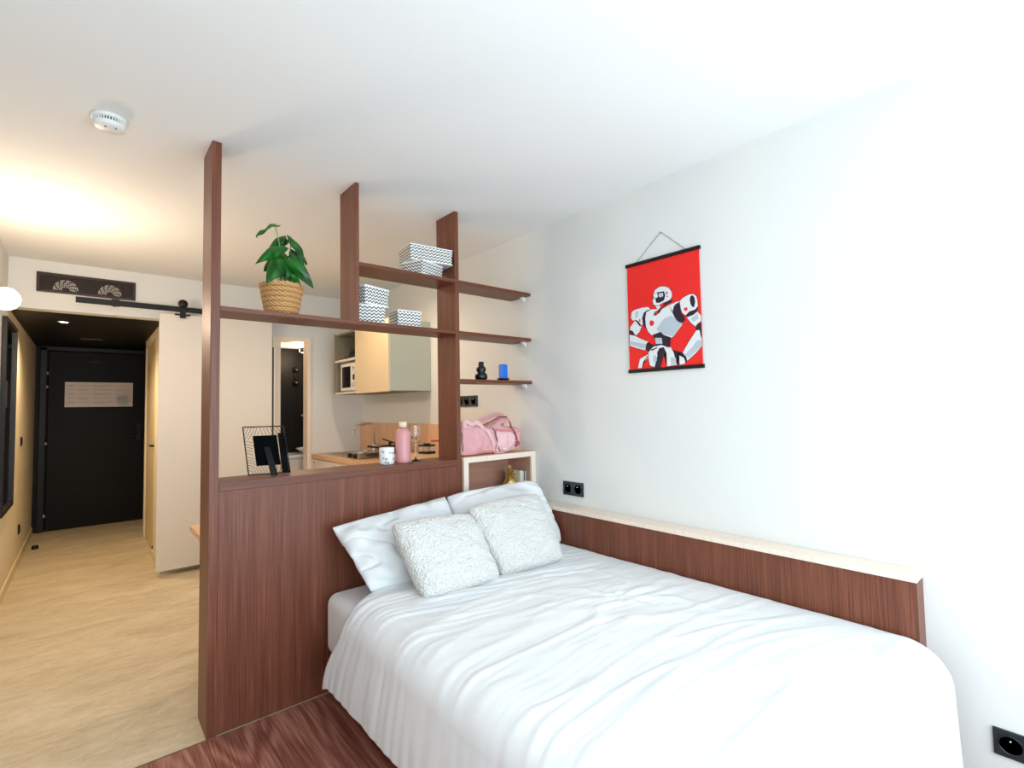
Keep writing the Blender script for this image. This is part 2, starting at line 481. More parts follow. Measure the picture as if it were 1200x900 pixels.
vg = thing('air_vent', 'long dark bronze slatted air vent above the corridor opening', 'vent', (-0.39, YB, 2.26))
bronze = mat('vent_bronze', srgb(58, 40, 32), 0.45)
vx0, vx1, vz0, vz1 = -0.69, -0.098, 2.262, 2.412
MB().box(vx0, vx1, YB-.012, YB+.001, vz1-.018, vz1).box(vx0, vx1, YB-.012, YB+.001, vz0, vz0+.018).box(vx0, vx0+.018, YB-.012, YB+.001, vz0+.018, vz1-.018).box(vx1-.018, vx1, YB-.012, YB+.001, vz0+.018, vz1-.018).build('vent_frame', bronze, vg, bevel=.002)
MB().box(vx0+.018, vx1-.018, YB-.0015, YB-.0005, vz0+.018, vz1-.018).build('dark_backing', mat('vent_dark', srgb(28, 20, 18), 0.6), vg)
sl = MB()
for k in range(14):
    z = vz0+.022+k*.0082
    sl.box(vx0+.018, vx1-.018, YB-.009, YB-.003, z, z+.0026)
sl.build('slats', bronze, vg)
for cx in (-0.525, -0.262):
    g = MB()
    for k in range(5):
        r = .028+.0105*k
        for a in range(24):
            if (a*7+k*3) % 4 == 0:
                continue
            t0, t1 = PI*a/24, PI*(a+.7)/24
            pts = [(cx+r*math.cos(t)*1.0, YB-.0115, 2.284+r*math.sin(t)*1.12) for t in (t0, (t0+t1)/2, t1)]
            g.tube(pts, .0032, 6)
    g.build('fan_grille', mat('fan_metal', (0.85, 0.82, 0.78), 0.5), vg)

# wall lamp on the left wall
glow = mat('lamp_glow', (1, .9, .75), 0.4, emit=(1.0, 0.86, 0.66), es=30)
wl = thing('wall_lamp', 'glowing round white wall lamp on the left wall', 'lamp', (XL, 1.36, 1.96))
MB().lathe((XL, 1.36, 1.96), [(0.05, 0), (0.05, .012), (0.046, .016), (0, .016)], 28, M=roty(PI/2)).cyl((XL+.014, 1.36, 1.96), (XL+.06, 1.36, 1.96), .012).build('wall_mount', black_metal, wl)
MB().lathe((-0.73, 1.36, 1.96), [(0, -.06)]+[(.06*math.cos(a*PI/16), .06*math.sin(a*PI/16)) for a in range(-7, 8)]+[(0, .06)], 28).build('globe_shade', glow, wl)
lamp('wall_lamp_light', (-0.62, 1.36, 1.92), 19, WARM, 0.06)

mr = thing('wall_mirror', 'tall black framed mirror on the left corridor wall', 'mirror', (XL, 2.78, 0.64))
my0, my1, mz0, mz1 = 2.42, 3.12, 0.64, 2.02
MB().box(XL+.002, XL+.028, my0, my1, mz0, mz0+.03).box(XL+.002, XL+.028, my0, my1, mz1-.03, mz1).box(XL+.002, XL+.028, my0, my0+.03, mz0+.03, mz1-.03).box(XL+.002, XL+.028, my1-.03, my1, mz0+.03, mz1-.03).build('mirror_frame', black_metal, mr, bevel=.002)
MB().box(XL+.002, XL+.012, my0+.03, my1-.03, mz0+.03, mz1-.03).build('mirror_glass', mat('mirror', (.9, .9, .9), 0.03, metal=1.0), mr)

def downlight(x, y, z, label, power, col, sp=2.2):
    t = thing('ceiling_spotlight', label, 'light', (x, y, z))
    MB().lathe((x, y, z-.008), [(0.030, .004), (0.032, 0), (0.042, 0), (0.044, .004), (0.044, .0075)], 28).build('trim_ring', chrome, t)
    MB().lathe((x, y, z-.004), [(0, 0), (0.030, 0), (0.030, .003), (0, .003)], 24).build('lit_lens', mat('lens_glow', (1, .9, .8), .4, emit=(1, .86, .62), es=60), t)
    lamp('spot_light', (x, y, z-.03), power, col, .03, spot=sp)
downlight(-0.548, 3.28, 2.13, 'small glowing recessed spotlight in the black corridor ceiling', 60, (1, .76, .46), 2.7)
lamp('bathroom_lamp_light', (1.33, 3.08, 1.90), 7, (1, .76, .5), .05)

# ------------------------------------------------------------------ room divider
rd = thing('room_divider', 'tall dark walnut room divider with posts, open shelves and low panel', 'room divider', (0.64, 0.1, 0))
P1 = 0.036; X2 = 0.656; X3 = 1.268; PD = 0.2; ZC = 1.0325; ZS1 = 2.0888; ZS2 = 1.7855; ZS3 = 1.5015; T = 0.02
MB().box(0, P1, 0, PD, 0, H).build('post', walnut_v, rd, bevel=.0015)
MB().box(X2-T, X2, 0, PD, ZS2, H).build('post', walnut_v, rd, bevel=.0012)
MB().box(X3-T-.003, X3+.004, 0, PD, 0, H).build('post', walnut_v, rd, bevel=.0012)
MB().box(P1, X3-T-.003, .003, PD, 0.004, ZC-.036).build('low_panel', walnut_v, rd, bevel=.001)
MB().box(P1, X3-T-.003, -.002, PD+.008, ZC-.036, ZC).build('cap_board', walnut_h, rd, bevel=.0015)
MB().box(P1, XR, -.0015, PD, ZS2-T, ZS2).build('shelf', walnut_h, rd, bevel=.0012)
MB().box(X2, XR, -.0015, PD, ZS1-T, ZS1).build('shelf', walnut_h, rd, bevel=.0012)
MB().box(X3+.004, XR, 0, PD, ZS3-T, ZS3).build('shelf', walnut_h, rd, bevel=.0012)
for z in (ZS1, ZS2, ZS3):
    b = MB(); b.box(XR-.03, XR-.001, .05, .075, z-T-.004, z-T).prism([(XR-.001, .05, z-T-.03), (XR-.006, .05, z-T-.03), (XR-.03, .05, z-T-.004), (XR-.001, .05, z-T-.004)], (0, .025, 0))
    b.build('shelf_bracket', mat('white_plastic', srgb(235, 235, 235), .4), rd)

# ------------------------------------------------------------------ bedside niche cabinet (pale frame)
nc = thing('niche_cabinet', 'pale framed open niche cabinet behind the right pillow', 'cabinet', (1.56, 0.1, 0))
pink_in = wood('niche_interior', srgb(176, 128, 108), srgb(190, 142, 122), srgb(202, 156, 136), 'X', fine=60)
fx0, fx1, fy0, fy1 = 1.277, XR-.001, -0.02, 0.24
MB().box(fx0, fx1, fy0, fy0+.018, 1.008, 1.040).box(fx0, fx0+.034, fy0, fy0+.018, 0, 1.008).box(fx1-.036, fx1, fy0, fy0+.018, 0, 1.008).build('front_frame', peach_wood, nc, bevel=.0015)
MB().box(fx0, fx1, fy0+.018, fy1, 1.018, 1.040).build('top_board', oak_h, nc, bevel=.001)
MB().box(fx0, fx0+.034, fy0+.018, fy1, 0, 1.018).box(fx1-.036, fx1, fy0+.018, fy1, 0, 1.018).build('side_panel', pink_in, nc)
MB().box(fx0+.034, fx1-.036, fy1-.02, fy1, 0, 1.018).build('back_panel', pink_in, nc)
MB().box(fx0+.034, fx1-.036, fy0+.018, fy1-.02, .77, .79).build('niche_shelf', pink_in, nc)

# ------------------------------------------------------------------ side headboard along the right wall
hb = thing('side_headboard', 'low walnut headboard with pale ledge along the right wall', 'headboard', (1.8, -1.0, 0))
MB().box(1.752, XR-.002, -1.992, -0.022, 0, 0.710).build('wood_panel', walnut_v, hb, bevel=.001)
MB().box(1.744, XR-.002, -1.994, -0.021, 0.710, 0.732).build('pale_ledge', peach_wood, hb, bevel=.0015)

# ------------------------------------------------------------------ bed
linen = mat('white_linen', srgb(229, 230, 231), 0.9, spec=0.15, sheen=0.1, bump=(700, 0.15, 0.0005))
sheet_m = mat('fitted_sheet', srgb(240, 236, 234), 0.9, spec=0.15)
bed = thing('bed', 'double bed with dark wood base and white mattress in the corner', 'bed', (1.1, -1.0, 0))
MB().box(0.50, 1.748, -2.02, -0.01, 0.0, 0.19).build('bed_base', walnut_h, bed, bevel=.003)
ms = MB(); ms.box(0.478, 1.748, -2.0, -0.002, 0.192, 0.470)
ms.build('mattress', sheet_m, bed, bevel=.05, segs=6)
for p in bed.children:
    if p.name.startswith('mattress'):
        for f in p.data.polygons:
            f.use_smooth = True

def fbm(x, y, z=0.0, o=3):
    s = 0; a = 1
    for i in range(o):
        s += a*noise.noise(Vector((x, y, z+i*7.7))); x *= 2.1; y *= 2.1; a *= .5
    return s

DTOP = 0.512; DR = 0.10; DX0 = 0.435; DXE = 1.738; DY0 = -0.235; DYE = -2.05
LA = 0.255; WA = DXE-DX0-DR+DR*PI/2; LB = DY0-DYE-DR+DR*PI/2; DB = 0.28


def duvet_point(a, b):
    """a: arc length across (negative = hanging down the left side), b: arc length from the head end"""
    R = DR; q = R*PI/2
    def fold(t, edge):
        if t >= q:
            return edge+R+(t-q), 0.0, 0.0
        if t >= 0:
            an = t/R; return edge+R-R*math.cos(an), R-R*math.sin(an), (1-t/q)**2
        return edge, R-t, 1.0
    x, dzx, hx = fold(a, DX0)
    y, dzy, hy = fold(LB-b, DYE)
    d = max(0, -a)
    # head edge: drawn back over the mattress corner, coming forward again at the hem
    g = math.exp(-((a-.06)/.17)**2)
    y -= (.13*g-.035*min(1, d/.25)*(1 if a < 0 else 0))*math.exp(-b/.35)
    if hx > 0:
        ph = b*46+1.6*math.sin(b*4.3)+1.1*math.sin(b*9.7+1)
        pl = .28*math.sin(ph)+.25*math.sin(ph*2.3+1.7+d*3)+1.3*fbm(b*9, d*2.0, 3.1, 3)
        x -= hx*(.0020+.0030*min(1, d/.2))*pl
        x -= .016*math.sin(min(1, d/.26)*PI/2)
    if hy > 0:
        d2_ = max(0, b-LB)
        y -= hy*(.01+.05*d2_)*(.5+.5*math.sin(a*30))
    z = DTOP-dzx-dzy if dzx+dzy < .355 else DTOP-.355-(dzx+dzy-.355)*.1
    w = (1-hx)*(1-hy)
    if w > 0:
        wall = min(1, max(0, (1.72-x)/.25)); wall = .25+.75*wall
        u = y*1.25+x*.32+.10*math.sin(x*2.6+1); v = x*.9-y*.15
        wx = fbm(u*1.8, v*1.2, 1.3, 2)*.35
        r1 = 1-abs(noise.noise(Vector((u*7.5+wx*3, v*1.5+wx, 4.2))))*2.6
        r2 = 1-abs(noise.noise(Vector((u*15+wx*6, v*2.8, 9.1))))*2.6
        near = math.exp(-((y+.55)/.45)**2)
        z += w*wall*(.0065*max(0, r1)**2+.0045*max(0, r2)**2*(.35+near)+.007*fbm(x*2.5, y*2.5, 2, 3))
        c = math.hypot(x-1.30, (y+1.10)*.9)
        # gathered star-shaped crease near the middle of the bed
        an = math.atan2(y+1.10, x-1.30)
        z += w*.010*math.exp(-(c/.33)**2)*(1-abs(math.sin(an*3.5+fbm(x*4, y*4, 5, 2)*3)))*min(1, c/.06)
    else:
        pass
    e = min(1, max(0, b)/.05)
    z -= .026*(1-e)**2
    if x > 1.68:
        z -= .012*((x-1.68)/.058)**2
    return Vector((x, y, z))

dv = MB()
dv.grid(lambda u, v: duvet_point(-LA+u*(LA+WA), v*(LB+DB)), 230, 260)
duvet = dv.build('duvet', linen, recalc=False, solid=.022, label='white rumpled duvet spread over the bed', cat='duvet')
duvet.modifiers['solid'].offset = -1
duvet.modifiers.new('sub', 'SUBSURF').render_levels = 1

def pillow(name, c, thick, material, label, cat, group, seed=0, wr=.006, pinch=.06, rnd=.04, pw=2.6, ex=.55, n=44):
    """c = four corners BL, BR, TR, TL"""
    BL, BR, TR, TL = [Vector(p) for p in c]
    N = ((BR-BL).cross(TL-BL)).normalized()
    cen = (BL+BR+TR+TL)/4
    vs = []; idx = {}
    M = MB()
    def P(u, v, s):
        s1_, t1_ = 2*u-1, 2*v-1
        uu, vv = .5+.5*s1_*(1-rnd*t1_**4), .5+.5*t1_*(1-rnd*s1_**4)
        p = (BL*(1-uu)+BR*uu)*(1-vv)+(TL*(1-uu)+TR*uu)*vv
        eu = 4*u*(1-u); ev = 4*v*(1-v)
        # edges drawn in between the corners
        q = p+(cen-p)*pinch*(eu*(1-ev)**1.5+ev*(1-eu)**1.5)
        pr = (max(0, 1-abs(2*u-1)**pw)*max(0, 1-abs(2*v-1)**pw))**ex
        w = noise.noise(Vector((u*4+seed, v*4, s*3)))*wr*2.2+noise.noise(Vector((u*9+seed, v*9, s*5)))*wr*.9
        rd_ = abs(noise.noise(Vector((u*3+v*4+seed*3, v*2.5-u, s+seed))))
        w -= wr*1.6*max(0, 1-rd_*7)
        return q+N*s*(thick/2*pr+w*min(1, pr*2)+.002)
    M.grid(lambda u, v: P(u, v, 1), n, n)
    M.grid(lambda u, v: P(1-u, v, -1), n, n)
    o = M.build(name, material, label=label, cat=cat, group=group, recalc=False)
    bm = bmesh.new(); bm.from_mesh(o.data); bmesh.ops.remove_doubles(bm, verts=bm.verts, dist=.0045)
    bmesh.ops.recalc_face_normals(bm, faces=bm.faces)
    bm.to_mesh(o.data); bm.free()
    for f in o.data.polygons:
        f.use_smooth = True
    s_ = o.modifiers.new('sub', 'SUBSURF'); s_.levels = 1; s_.render_levels = 1
    return o

bouc = bpy.data.materials.new('boucle'); bouc.use_nodes = True
nt = bouc.node_tree; b = nt.nodes['Principled BSDF']; b.inputs['Roughness'].default_value = .95; b.inputs['Specular IOR Level'].default_value = .1
b.inputs['Base Color'].default_value = (*srgb(222, 220, 216), 1); b.inputs['Sheen Weight'].default_value = .25
tc = nd(nt, 'ShaderNodeTexCoord'); vo = nd(nt, 'ShaderNodeTexVoronoi'); vo.inputs['Scale'].default_value = 120
no = nd(nt, 'ShaderNodeTexNoise'); no.inputs['Scale'].default_value = 60; no.inputs['Detail'].default_value = 5
ma = nd(nt, 'ShaderNodeMath', operation='ADD'); bp = nd(nt, 'ShaderNodeBump'); bp.inputs['Strength'].default_value = .8; bp.inputs['Distance'].default_value = .009
nt.links.new(tc.outputs['Object'], vo.inputs['Vector']); nt.links.new(tc.outputs['Object'], no.inputs['Vector'])
nt.links.new(vo.outputs['Distance'], ma.inputs[0]); nt.links.new(no.outputs['Fac'], ma.inputs[1]); nt.links.new(ma.outputs[0], bp.inputs['Height']); nt.links.new(bp.outputs[0], b.inputs['Normal'])

G = 'white bed pillows against the divider'
pillow('bed_pillow', [(.560, -.31, .525), (1.11, -.36, .50), (1.09, -.12, .865), (.468, -.075, .790)], .15, linen, 'smooth white pillow on the left, leaning on the walnut panel', 'pillow', G, 1.3, .014, .05, .03)
pillow('bed_pillow', [(1.13, -.33, .53), (1.745, -.37, .53), (1.742, -.14, .885), (1.070, -.10, .862)], .17, linen, 'smooth white pillow on the right, in front of the open niche', 'pillow', G, 5.1, .011, .01, .07)
G = 'textured white cushions on the bed'
pillow('throw_cushion', [(1.10, -.555, .528), (1.485, -.61, .537), (1.548, -.35, .850), (1.045, -.345, .835)], .15, bouc, 'square textured white cushion nearest the right wall', 'cushion', G, 8.4, .004, .0, .05, 3.2, .42)
pillow('throw_cushion', [(.685, -.56, .523), (1.085, -.59, .527), (1.062, -.375, .812), (.625, -.36, .828)], .15, bouc, 'square textured white cushion in the left front, overlapping the other', 'cushion', G, 3.7, .004, .0, .05, 3.2, .42)

# ------------------------------------------------------------------ sockets, detector
def socket(y0, y1, z0, z1, n, label, x=XR):
    t = thing('wall_socket', label, 'socket', (x, (y0+y1)/2, z0))
    MB().box(x-.009, x, y0, y1, z0, z1).build('cover_plate', sock_m, t, bevel=.002)
    w = (y1-y0)/n; cz = (z0+z1)/2
    for k in range(n):
        cy = y0+w*(k+.5); r = min(w, z1-z0)*.36
        o = MB().lathe((x-.009, cy, cz), [(r, 0), (r, .003), (r*.93, .003), (r*.90, -.004), (0, -.004)], 32, M=FACE_L).build('socket_well', sock_in, t)
        q = MB(); well = o
        for dy in (-.0095, .0095):
            q.cyl((x-.0045, cy+dy, cz), (x-.0075, cy+dy, cz), .0032, 10)
        q.cyl((x-.004, cy, cz+.014), (x-.016, cy, cz+.014), .0028, 10)
        q.build('contact_pins', chrome, well)
    return t

sock_m = mat('socket_black', srgb(34, 44, 48), .25, spec=.6)  # black plates; the blue cast of daylight is put into the colour
sock_in = mat('socket_inner', srgb(28, 36, 40), .3, spec=.6)
socket(-.430, -.270, .790, .872, 2, 'dark double wall socket above the pale ledge beside the pillows')
socket(-2.31, -2.149, .190, .274, 2, 'dark double wall socket low on the right wall at the bed foot')
socket(.602, .872, 1.340, 1.424, 3, 'black triple wall socket above the pink bag')

def switch(y, z, label):
    t = thing('light_switch', label, 'switch', (XL, y, z))
    MB().box(XL, XL+.009, y-.041, y+.041, z-.041, z+.041).build('cover_plate', black_plastic, t, bevel=.002)
    MB().box(XL+.009, XL+.013, y-.027, y+.027, z-.027, z+.027).build('rocker', black_plastic, t, bevel=.0015)
switch(3.945, 1.10, 'small black wall switch at hand height on the left corridor wall')
switch(3.954, .31, 'small black wall outlet low on the left corridor wall')

sd = thing('smoke_detector', 'round white smoke detector on the ceiling', 'smoke detector', (-.342, .07, H-.045))
sdc = (-.342, .07, H); wp = mat('detector_plastic', srgb(238, 238, 236), .4)
MB().lathe(sdc, [(.058, 0), (.058, -.012), (.054, -.014), (0, -.014)], 40).build('mounting_base', wp, sd)
MB().lathe(sdc, [(0, -.014), (.046, -.014), (.046, -.026), (0, -.026)], 40).build('sensor_chamber', mat('detector_dark', srgb(90, 92, 94), .6), sd)
MB().lathe(sdc, [(.051, -.026), (.053, -.030), (.050, -.040), (.040, -.045), (0, -.047)], 40).build('cover', wp, sd)
fn = MB()
for k in range(36):
    a = 2*PI*k/36
    fn.box(sdc[0]+.046, sdc[0]+.0525, sdc[1]-.0016, sdc[1]+.0016, H-.027, H-.013, M=Matrix.Translation(Vector(sdc)) @ Matrix.Rotation(a, 4, 'Z') @ Matrix.Translation(-Vector(sdc)))
fn.build('side_fins', wp, sd)
MB().lathe((sdc[0]-.012, sdc[1]-.02, H-.0465), [(0, 0), (.003, 0), (.003, -.002), (0, -.002)], 12).build('indicator', black_plastic, sd)
MB().lathe((sdc[0]+.02, sdc[1]-.024, H-.0462), [(0, 0), (.003, 0), (.003, -.002), (0, -.002)], 12).build('indicator', black_plastic, sd)

# ------------------------------------------------------------------ poster
ART = [('W',[(-948,1903),(-959,1925),(-986,1937),(-1013,1934),(-1038,1922),(-1054,1898),(-1056,1877),(-1046,1861),(-1026,1854),(-1003,1851),(-983,1843),(-959,1843),(-946,1853),(-942,1874),(-951,1882)]),('B',[(-972,1911),(-1012,1909),(-1018,1885),(-1010,1862),(-983,1854),(-965,1857),(-970,1869),(-959,1877)]),('G',[(-980,1903),(-1005,1903),(-1006,1884),(-988,1881),(-978,1889)]),('W',[(-955,1908),(-971,1910),(-974,1884),(-956,1883)]),('R',[(-1021,1901),(-1031,1904),(-1032,1891),(-1023,1889)]),('R',[(-1025,1882),(-1033,1882),(-1032,1874),(-1026,1875)]),('B',[(-1003,1834),(-1010,1848),(-1049,1858),(-1062,1856),(-1048,1843),(-1016,1835),(-989,1822),(-979,1817)]),('W',[(-959,1840),(-979,1841),(-989,1834),(-982,1825),(-969,1823)]),('W',[(-810,1832),(-829,1842),(-880,1846),(-915,1843),(-928,1830),(-903,1824),(-887,1817),(-877,1788),(-878,1758),(-865,1747),(-845,1768),(-834,1787),(-816,1786),(-805,1802)]),('G',[(-836,1831),(-852,1832),(-849,1798),(-833,1796)]),('R',[(-857,1788),(-865,1787),(-865,1770),(-857,1773)]),('B',[(-887,1817),(-907,1827),(-927,1829),(-903,1815),(-895,1785),(-896,1749),(-903,1724),(-885,1747),(-875,1788)]),('W',[(-903,1818),(-935,1828),(-965,1824),(-1002,1820),(-1035,1832),(-1074,1841),(-1099,1844),(-1077,1830),(-1060,1807),(-1062,1778),(-1077,1750),(-1107,1731),(-1107,1723),(-1055,1669),(-1039,1664),(-997,1685),(-978,1702),(-930,1692),(-910,1714),(-898,1743),(-895,1785)]),('G',[(-1046,1778),(-1065,1763),(-1083,1743),(-1107,1728),(-1052,1671),(-1004,1687),(-968,1709),(-962,1722),(-1007,1769)]),('B',[(-944,1795),(-955,1812),(-982,1821),(-999,1822),(-981,1802),(-961,1791)]),('R',[(-954,1798),(-960,1812),(-972,1816),(-973,1803),(-962,1796)]),('R',[(-922,1766),(-933,1771),(-946,1763),(-949,1751),(-939,1740),(-926,1742),(-920,1752)]),('B',[(-1077,1833),(-1096,1835),(-1098,1812),(-1103,1783),(-1122,1760),(-1123,1743),(-1107,1731),(-1083,1745),(-1065,1769),(-1058,1796),(-1063,1818)]),('W',[(-1098,1841),(-1118,1857),(-1149,1866),(-1173,1864),(-1187,1850),(-1192,1827),(-1193,1802),(-1179,1788),(-1146,1782),(-1128,1767),(-1112,1779),(-1103,1800)]),('B',[(-1156,1856),(-1167,1860),(-1177,1847),(-1180,1824),(-1174,1800),(-1164,1802),(-1155,1820),(-1152,1840)]),('R',[(-1119,1803),(-1135,1806),(-1140,1794),(-1129,1787),(-1121,1792)]),('B',[(-1128,1765),(-1143,1780),(-1179,1787),(-1193,1797),(-1191,1783),(-1169,1764),(-1139,1755)]),('W',[(-1133,1755),(-1169,1763),(-1190,1775),(-1207,1753),(-1212,1727),(-1188,1717),(-1176,1705),(-1156,1724)]),('G',[(-1152,1747),(-1190,1767),(-1195,1741),(-1168,1727)]),('B',[(-1179,1699),(-1191,1714),(-1211,1721),(-1209,1645),(-1198,1663),(-1196,1686),(-1181,1687)]),('W',[(-1181,1685),(-1197,1685),(-1201,1660),(-1211,1640),(-1212,1607),(-1174,1575),(-1125,1540),(-1125,1560),(-1105,1584),(-1134,1626)]),('G',[(-1185,1637),(-1208,1634),(-1207,1607),(-1137,1556),(-1117,1574),(-1157,1607)]),('W',[(-800,1753),(-831,1783),(-848,1768),(-872,1746),(-857,1718),(-835,1702),(-814,1723),(-796,1735)]),('B',[(-834,1787),(-849,1780),(-869,1753),(-863,1746),(-845,1768)]),('B',[(-793,1738),(-814,1730),(-830,1704),(-813,1708),(-795,1716)]),('W',[(-793,1710),(-824,1703),(-867,1680),(-908,1660),(-900,1640),(-889,1617),(-836,1634),(-793,1651)]),('G',[(-797,1675),(-897,1649),(-889,1624),(-797,1657)]),('B',[(-901,1655),(-918,1656),(-928,1640),(-945,1647),(-941,1629),(-913,1608),(-893,1618),(-893,1637)]),('B',[(-940,1690),(-984,1703),(-1004,1684),(-1042,1668),(-1037,1619),(-1002,1629),(-975,1620),(-952,1634),(-953,1658)]),('G',[(-951,1676),(-990,1671),(-994,1641),(-955,1643)]),('W',[(-909,1603),(-938,1630),(-989,1635),(-1027,1617),(-1040,1619),(-1052,1595),(-1070,1564),(-1075,1527),(-1016,1522),(-1015,1593),(-994,1612),(-944,1525),(-917,1533),(-910,1561)]),('B',[(-975,1620),(-1001,1622),(-1012,1599),(-993,1565),(-978,1520),(-941,1518),(-963,1574),(-961,1598)]),('G',[(-936,1582),(-955,1585),(-959,1557),(-938,1546)]),('B',[(-927,1618),(-965,1626),(-961,1620),(-928,1610)]),('B',[(-1052,1603),(-1096,1588),(-1123,1563),(-1128,1540),(-1118,1535),(-1104,1559),(-1077,1575),(-1084,1529),(-1072,1525),(-1067,1565)]),('W',[(-1086,1572),(-1110,1558),(-1117,1541),(-1115,1528),(-1087,1526)]),('G',[(-1038,1567),(-1067,1562),(-1069,1530),(-1040,1526)]),('W',[(-856,1574),(-906,1594),(-908,1576),(-876,1557),(-865,1525),(-841,1525)]),('R',[(-895,1579),(-905,1588),(-906,1578),(-898,1572)])]
pm = [mat('poster_red', srgb(238, 36, 32), .55), mat('poster_white', srgb(226, 228, 230), .55), mat('poster_grey', srgb(186, 196, 204), .55), mat('poster_navy', srgb(40, 28, 46), .55)]
pt = thing('wall_poster', 'red hanging poster of a white robot with black wooden rails', 'poster', (XR, -1.0, 1.5))
ps = MB(); X = XR-.008
ps.box(X, X+.0015, -1.208, -.787, 1.515, 2.082, 0)
ps.build('poster_print', pm, pt)
bm = bmesh.new()
KI = {'R': 0, 'W': 1, 'G': 2, 'B': 3}
for i, (c, pts) in enumerate(ART):
    xx = X-.0006-i*.00005
    for off, q, mi in ((0, 1.05, 3), (.00002, 1.0, KI[c])):
        if off == 0 and c != 'W':
            continue
        cy = sum(p[0] for p in pts)/len(pts); cz = sum(p[1] for p in pts)/len(pts)
        P_ = []
        for (y, z) in pts:
            dy, dz = y-cy, z-cz; dl = math.hypot(dy, dz)+1e-6
            gr = 2.0 if off == 0 else 0
            yy_ = min(-788, max(-1207, y+dy/dl*gr)); zz_ = max(1516, z+dz/dl*gr)
            P_.append(bm.verts.new((xx-off, yy_/1000, zz_/1000)))
        try:
            f = bm.faces.new(P_); f.material_index = mi
        except ValueError:
            pass
bmesh.ops.triangulate(bm, faces=bm.faces)
me = bpy.data.meshes.new('robot_artwork'); bm.to_mesh(me); bm.free()
for v in me.vertices:
    v.co -= wloc(pt)
for M_ in pm:
    me.materials.append(M_)
ra = bpy.data.objects.new('robot_artwork', me); COL.objects.link(ra); ra.parent = pt
for z0 in (2.078, 1.502):
    MB().box(XR-.014, XR-.001, -1.214, -.781, z0, z0+.018).build('poster_rail', black_metal, pt, bevel=.0015)
MB().tube([(XR-.006, -.845, 2.094), (XR-.004, -1.0, 2.222), (XR-.006, -1.14, 2.094)], .0011, 6).build('hanging_cord', black_plastic, pt)
MB().lathe((XR, -1.0, 2.222), [(.003, 0), (.003, .008), (0, .009)], 10, M=FACE_L).build('wall_pin', steel, pt)

# ------------------------------------------------------------------ zigzag storage boxes
def chevron():
    M = bpy.data.materials.new('zigzag_fabric'); M.use_nodes = True
    nt = M.node_tree; b = nt.nodes['Principled BSDF']; L = nt.links.new
    uv = nd(nt, 'ShaderNodeUVMap'); sp = nd(nt, 'ShaderNodeSeparateXYZ'); L(uv.outputs[0], sp.inputs[0])
    def mth(op, a, bb=None, c=None):
        n = nd(nt, 'ShaderNodeMath', operation=op)
        for i, q in enumerate((a, bb, c)):
            if q is None:
                continue
            if isinstance(q, (int, float)):
                n.inputs[i].default_value = q
            else:
                L(q, n.inputs[i])
        return n.outputs[0]
    pp = mth('PINGPONG', sp.outputs[0], .0115)
    v = mth('MULTIPLY_ADD', pp, 0.9, sp.outputs[1])
    w = mth('FRACT', mth('DIVIDE', v, .0168))
    k = mth('LESS_THAN', w, .42)
    mx = nd(nt, 'ShaderNodeMix'); mx.data_type = 'RGBA'; L(k, mx.inputs[0])
    mx.inputs[6].default_value = (*srgb(240, 238, 232), 1); mx.inputs[7].default_value = (*srgb(48, 56, 66), 1)
    L(mx.outputs[2], b.inputs['Base Color']); b.inputs['Roughness'].default_value = .8
    return M
zig = chevron(); trimw = mat('box_trim', srgb(240, 241, 242), .7)

def sbox(x, y, z, w, d, h, rot, label, lid=.032):
    t = thing('storage_box', label, 'box', (x, y, z), 'zigzag patterned storage boxes on the divider shelves')
    t.rotation_euler = (0, 0, rot)
    def loc(mb):   # box shapes are given relative to the thing
        for p in mb.v:
            p += Vector((x, y, z))
        return mb
    b_ = loc(MB().box(-w/2+.003, w/2-.003, -d/2+.003, d/2-.003, 0, h-.004)); b_o = b_.build('box_body', zig, t, uvbox=True)
    l_ = loc(MB().box(-w/2, w/2, -d/2, d/2, h-lid, h-.003)); l_o = l_.build('lid', zig, t, uvbox=True)
    e = MB(); e2 = MB()
    for (x0, x1, y0, y1) in ((-w/2-.001, w/2+.001, -d/2-.001, -d/2+.004), (-w/2-.001, w/2+.001, d/2-.004, d/2+.001), (-w/2-.001, -w/2+.004, -d/2, d/2), (w/2-.004, w/2+.001, -d/2, d/2)):
        e.box(x0, x1, y0, y1, h-.006, h)
        e2.box(x0, x1, y0, y1, 0, .004)
    loc(e).build('lid_edge', trimw, l_o)
    loc(e2).build('base_edge', trimw, b_o)
    return t
sbox(.745, .100, ZS2, .165, .125, .098, -.26, 'lower zigzag box of the pair beside the middle post')
sbox(.752, .105, ZS2+.098, .170, .135, .098, .32, 'upper zigzag box stacked on another beside the middle post')
sbox(.962, .085, ZS2, .145, .11, .090, -.03, 'single zigzag box alone on the long middle shelf')
sbox(1.085, .100, ZS1, .19, .150, .082, .36, 'lower zigzag box on the top shelf under a larger one')
sbox(1.110, .105, ZS1+.082, .265, .17, .090, -.10, 'large flat zigzag box, topmost on the top shelf')

# ------------------------------------------------------------------ potted plant
pp = thing('potted_plant', 'green leafy plant in a woven straw basket on the shelf', 'plant', (.310, .10, ZS2))
wick = mat('straw', srgb(206, 160, 104), .8)
wick2 = mat('straw_dark', srgb(176, 128, 78), .8)
bk = MB(); bx, by = .311, .10
nr = 19
for k in range(nr):
    f = k/(nr-1); z = ZS2+.005+f*.139; r = .068+.026*f
    pts = []
    for a in range(110):
        t = 2*PI*a/110; q = r+.0022*math.sin(t*22+(k % 2)*PI)
        pts.append((bx+q*math.cos(t), by+q*math.sin(t), z+.0016*math.cos(t*22+(k % 2)*PI)))
    bk.tube(pts, .0047, 8, mi=(1 if k % 3 == 1 else 0), closed=True)
bk.lathe((bx, by, ZS2+.001), [(0, 0), (.066, 0), (.09, .143), (.086, .143), (.062, .006), (0, .006)], 32, mi=1)
bk.build('basket', [wick, wick2], pp)
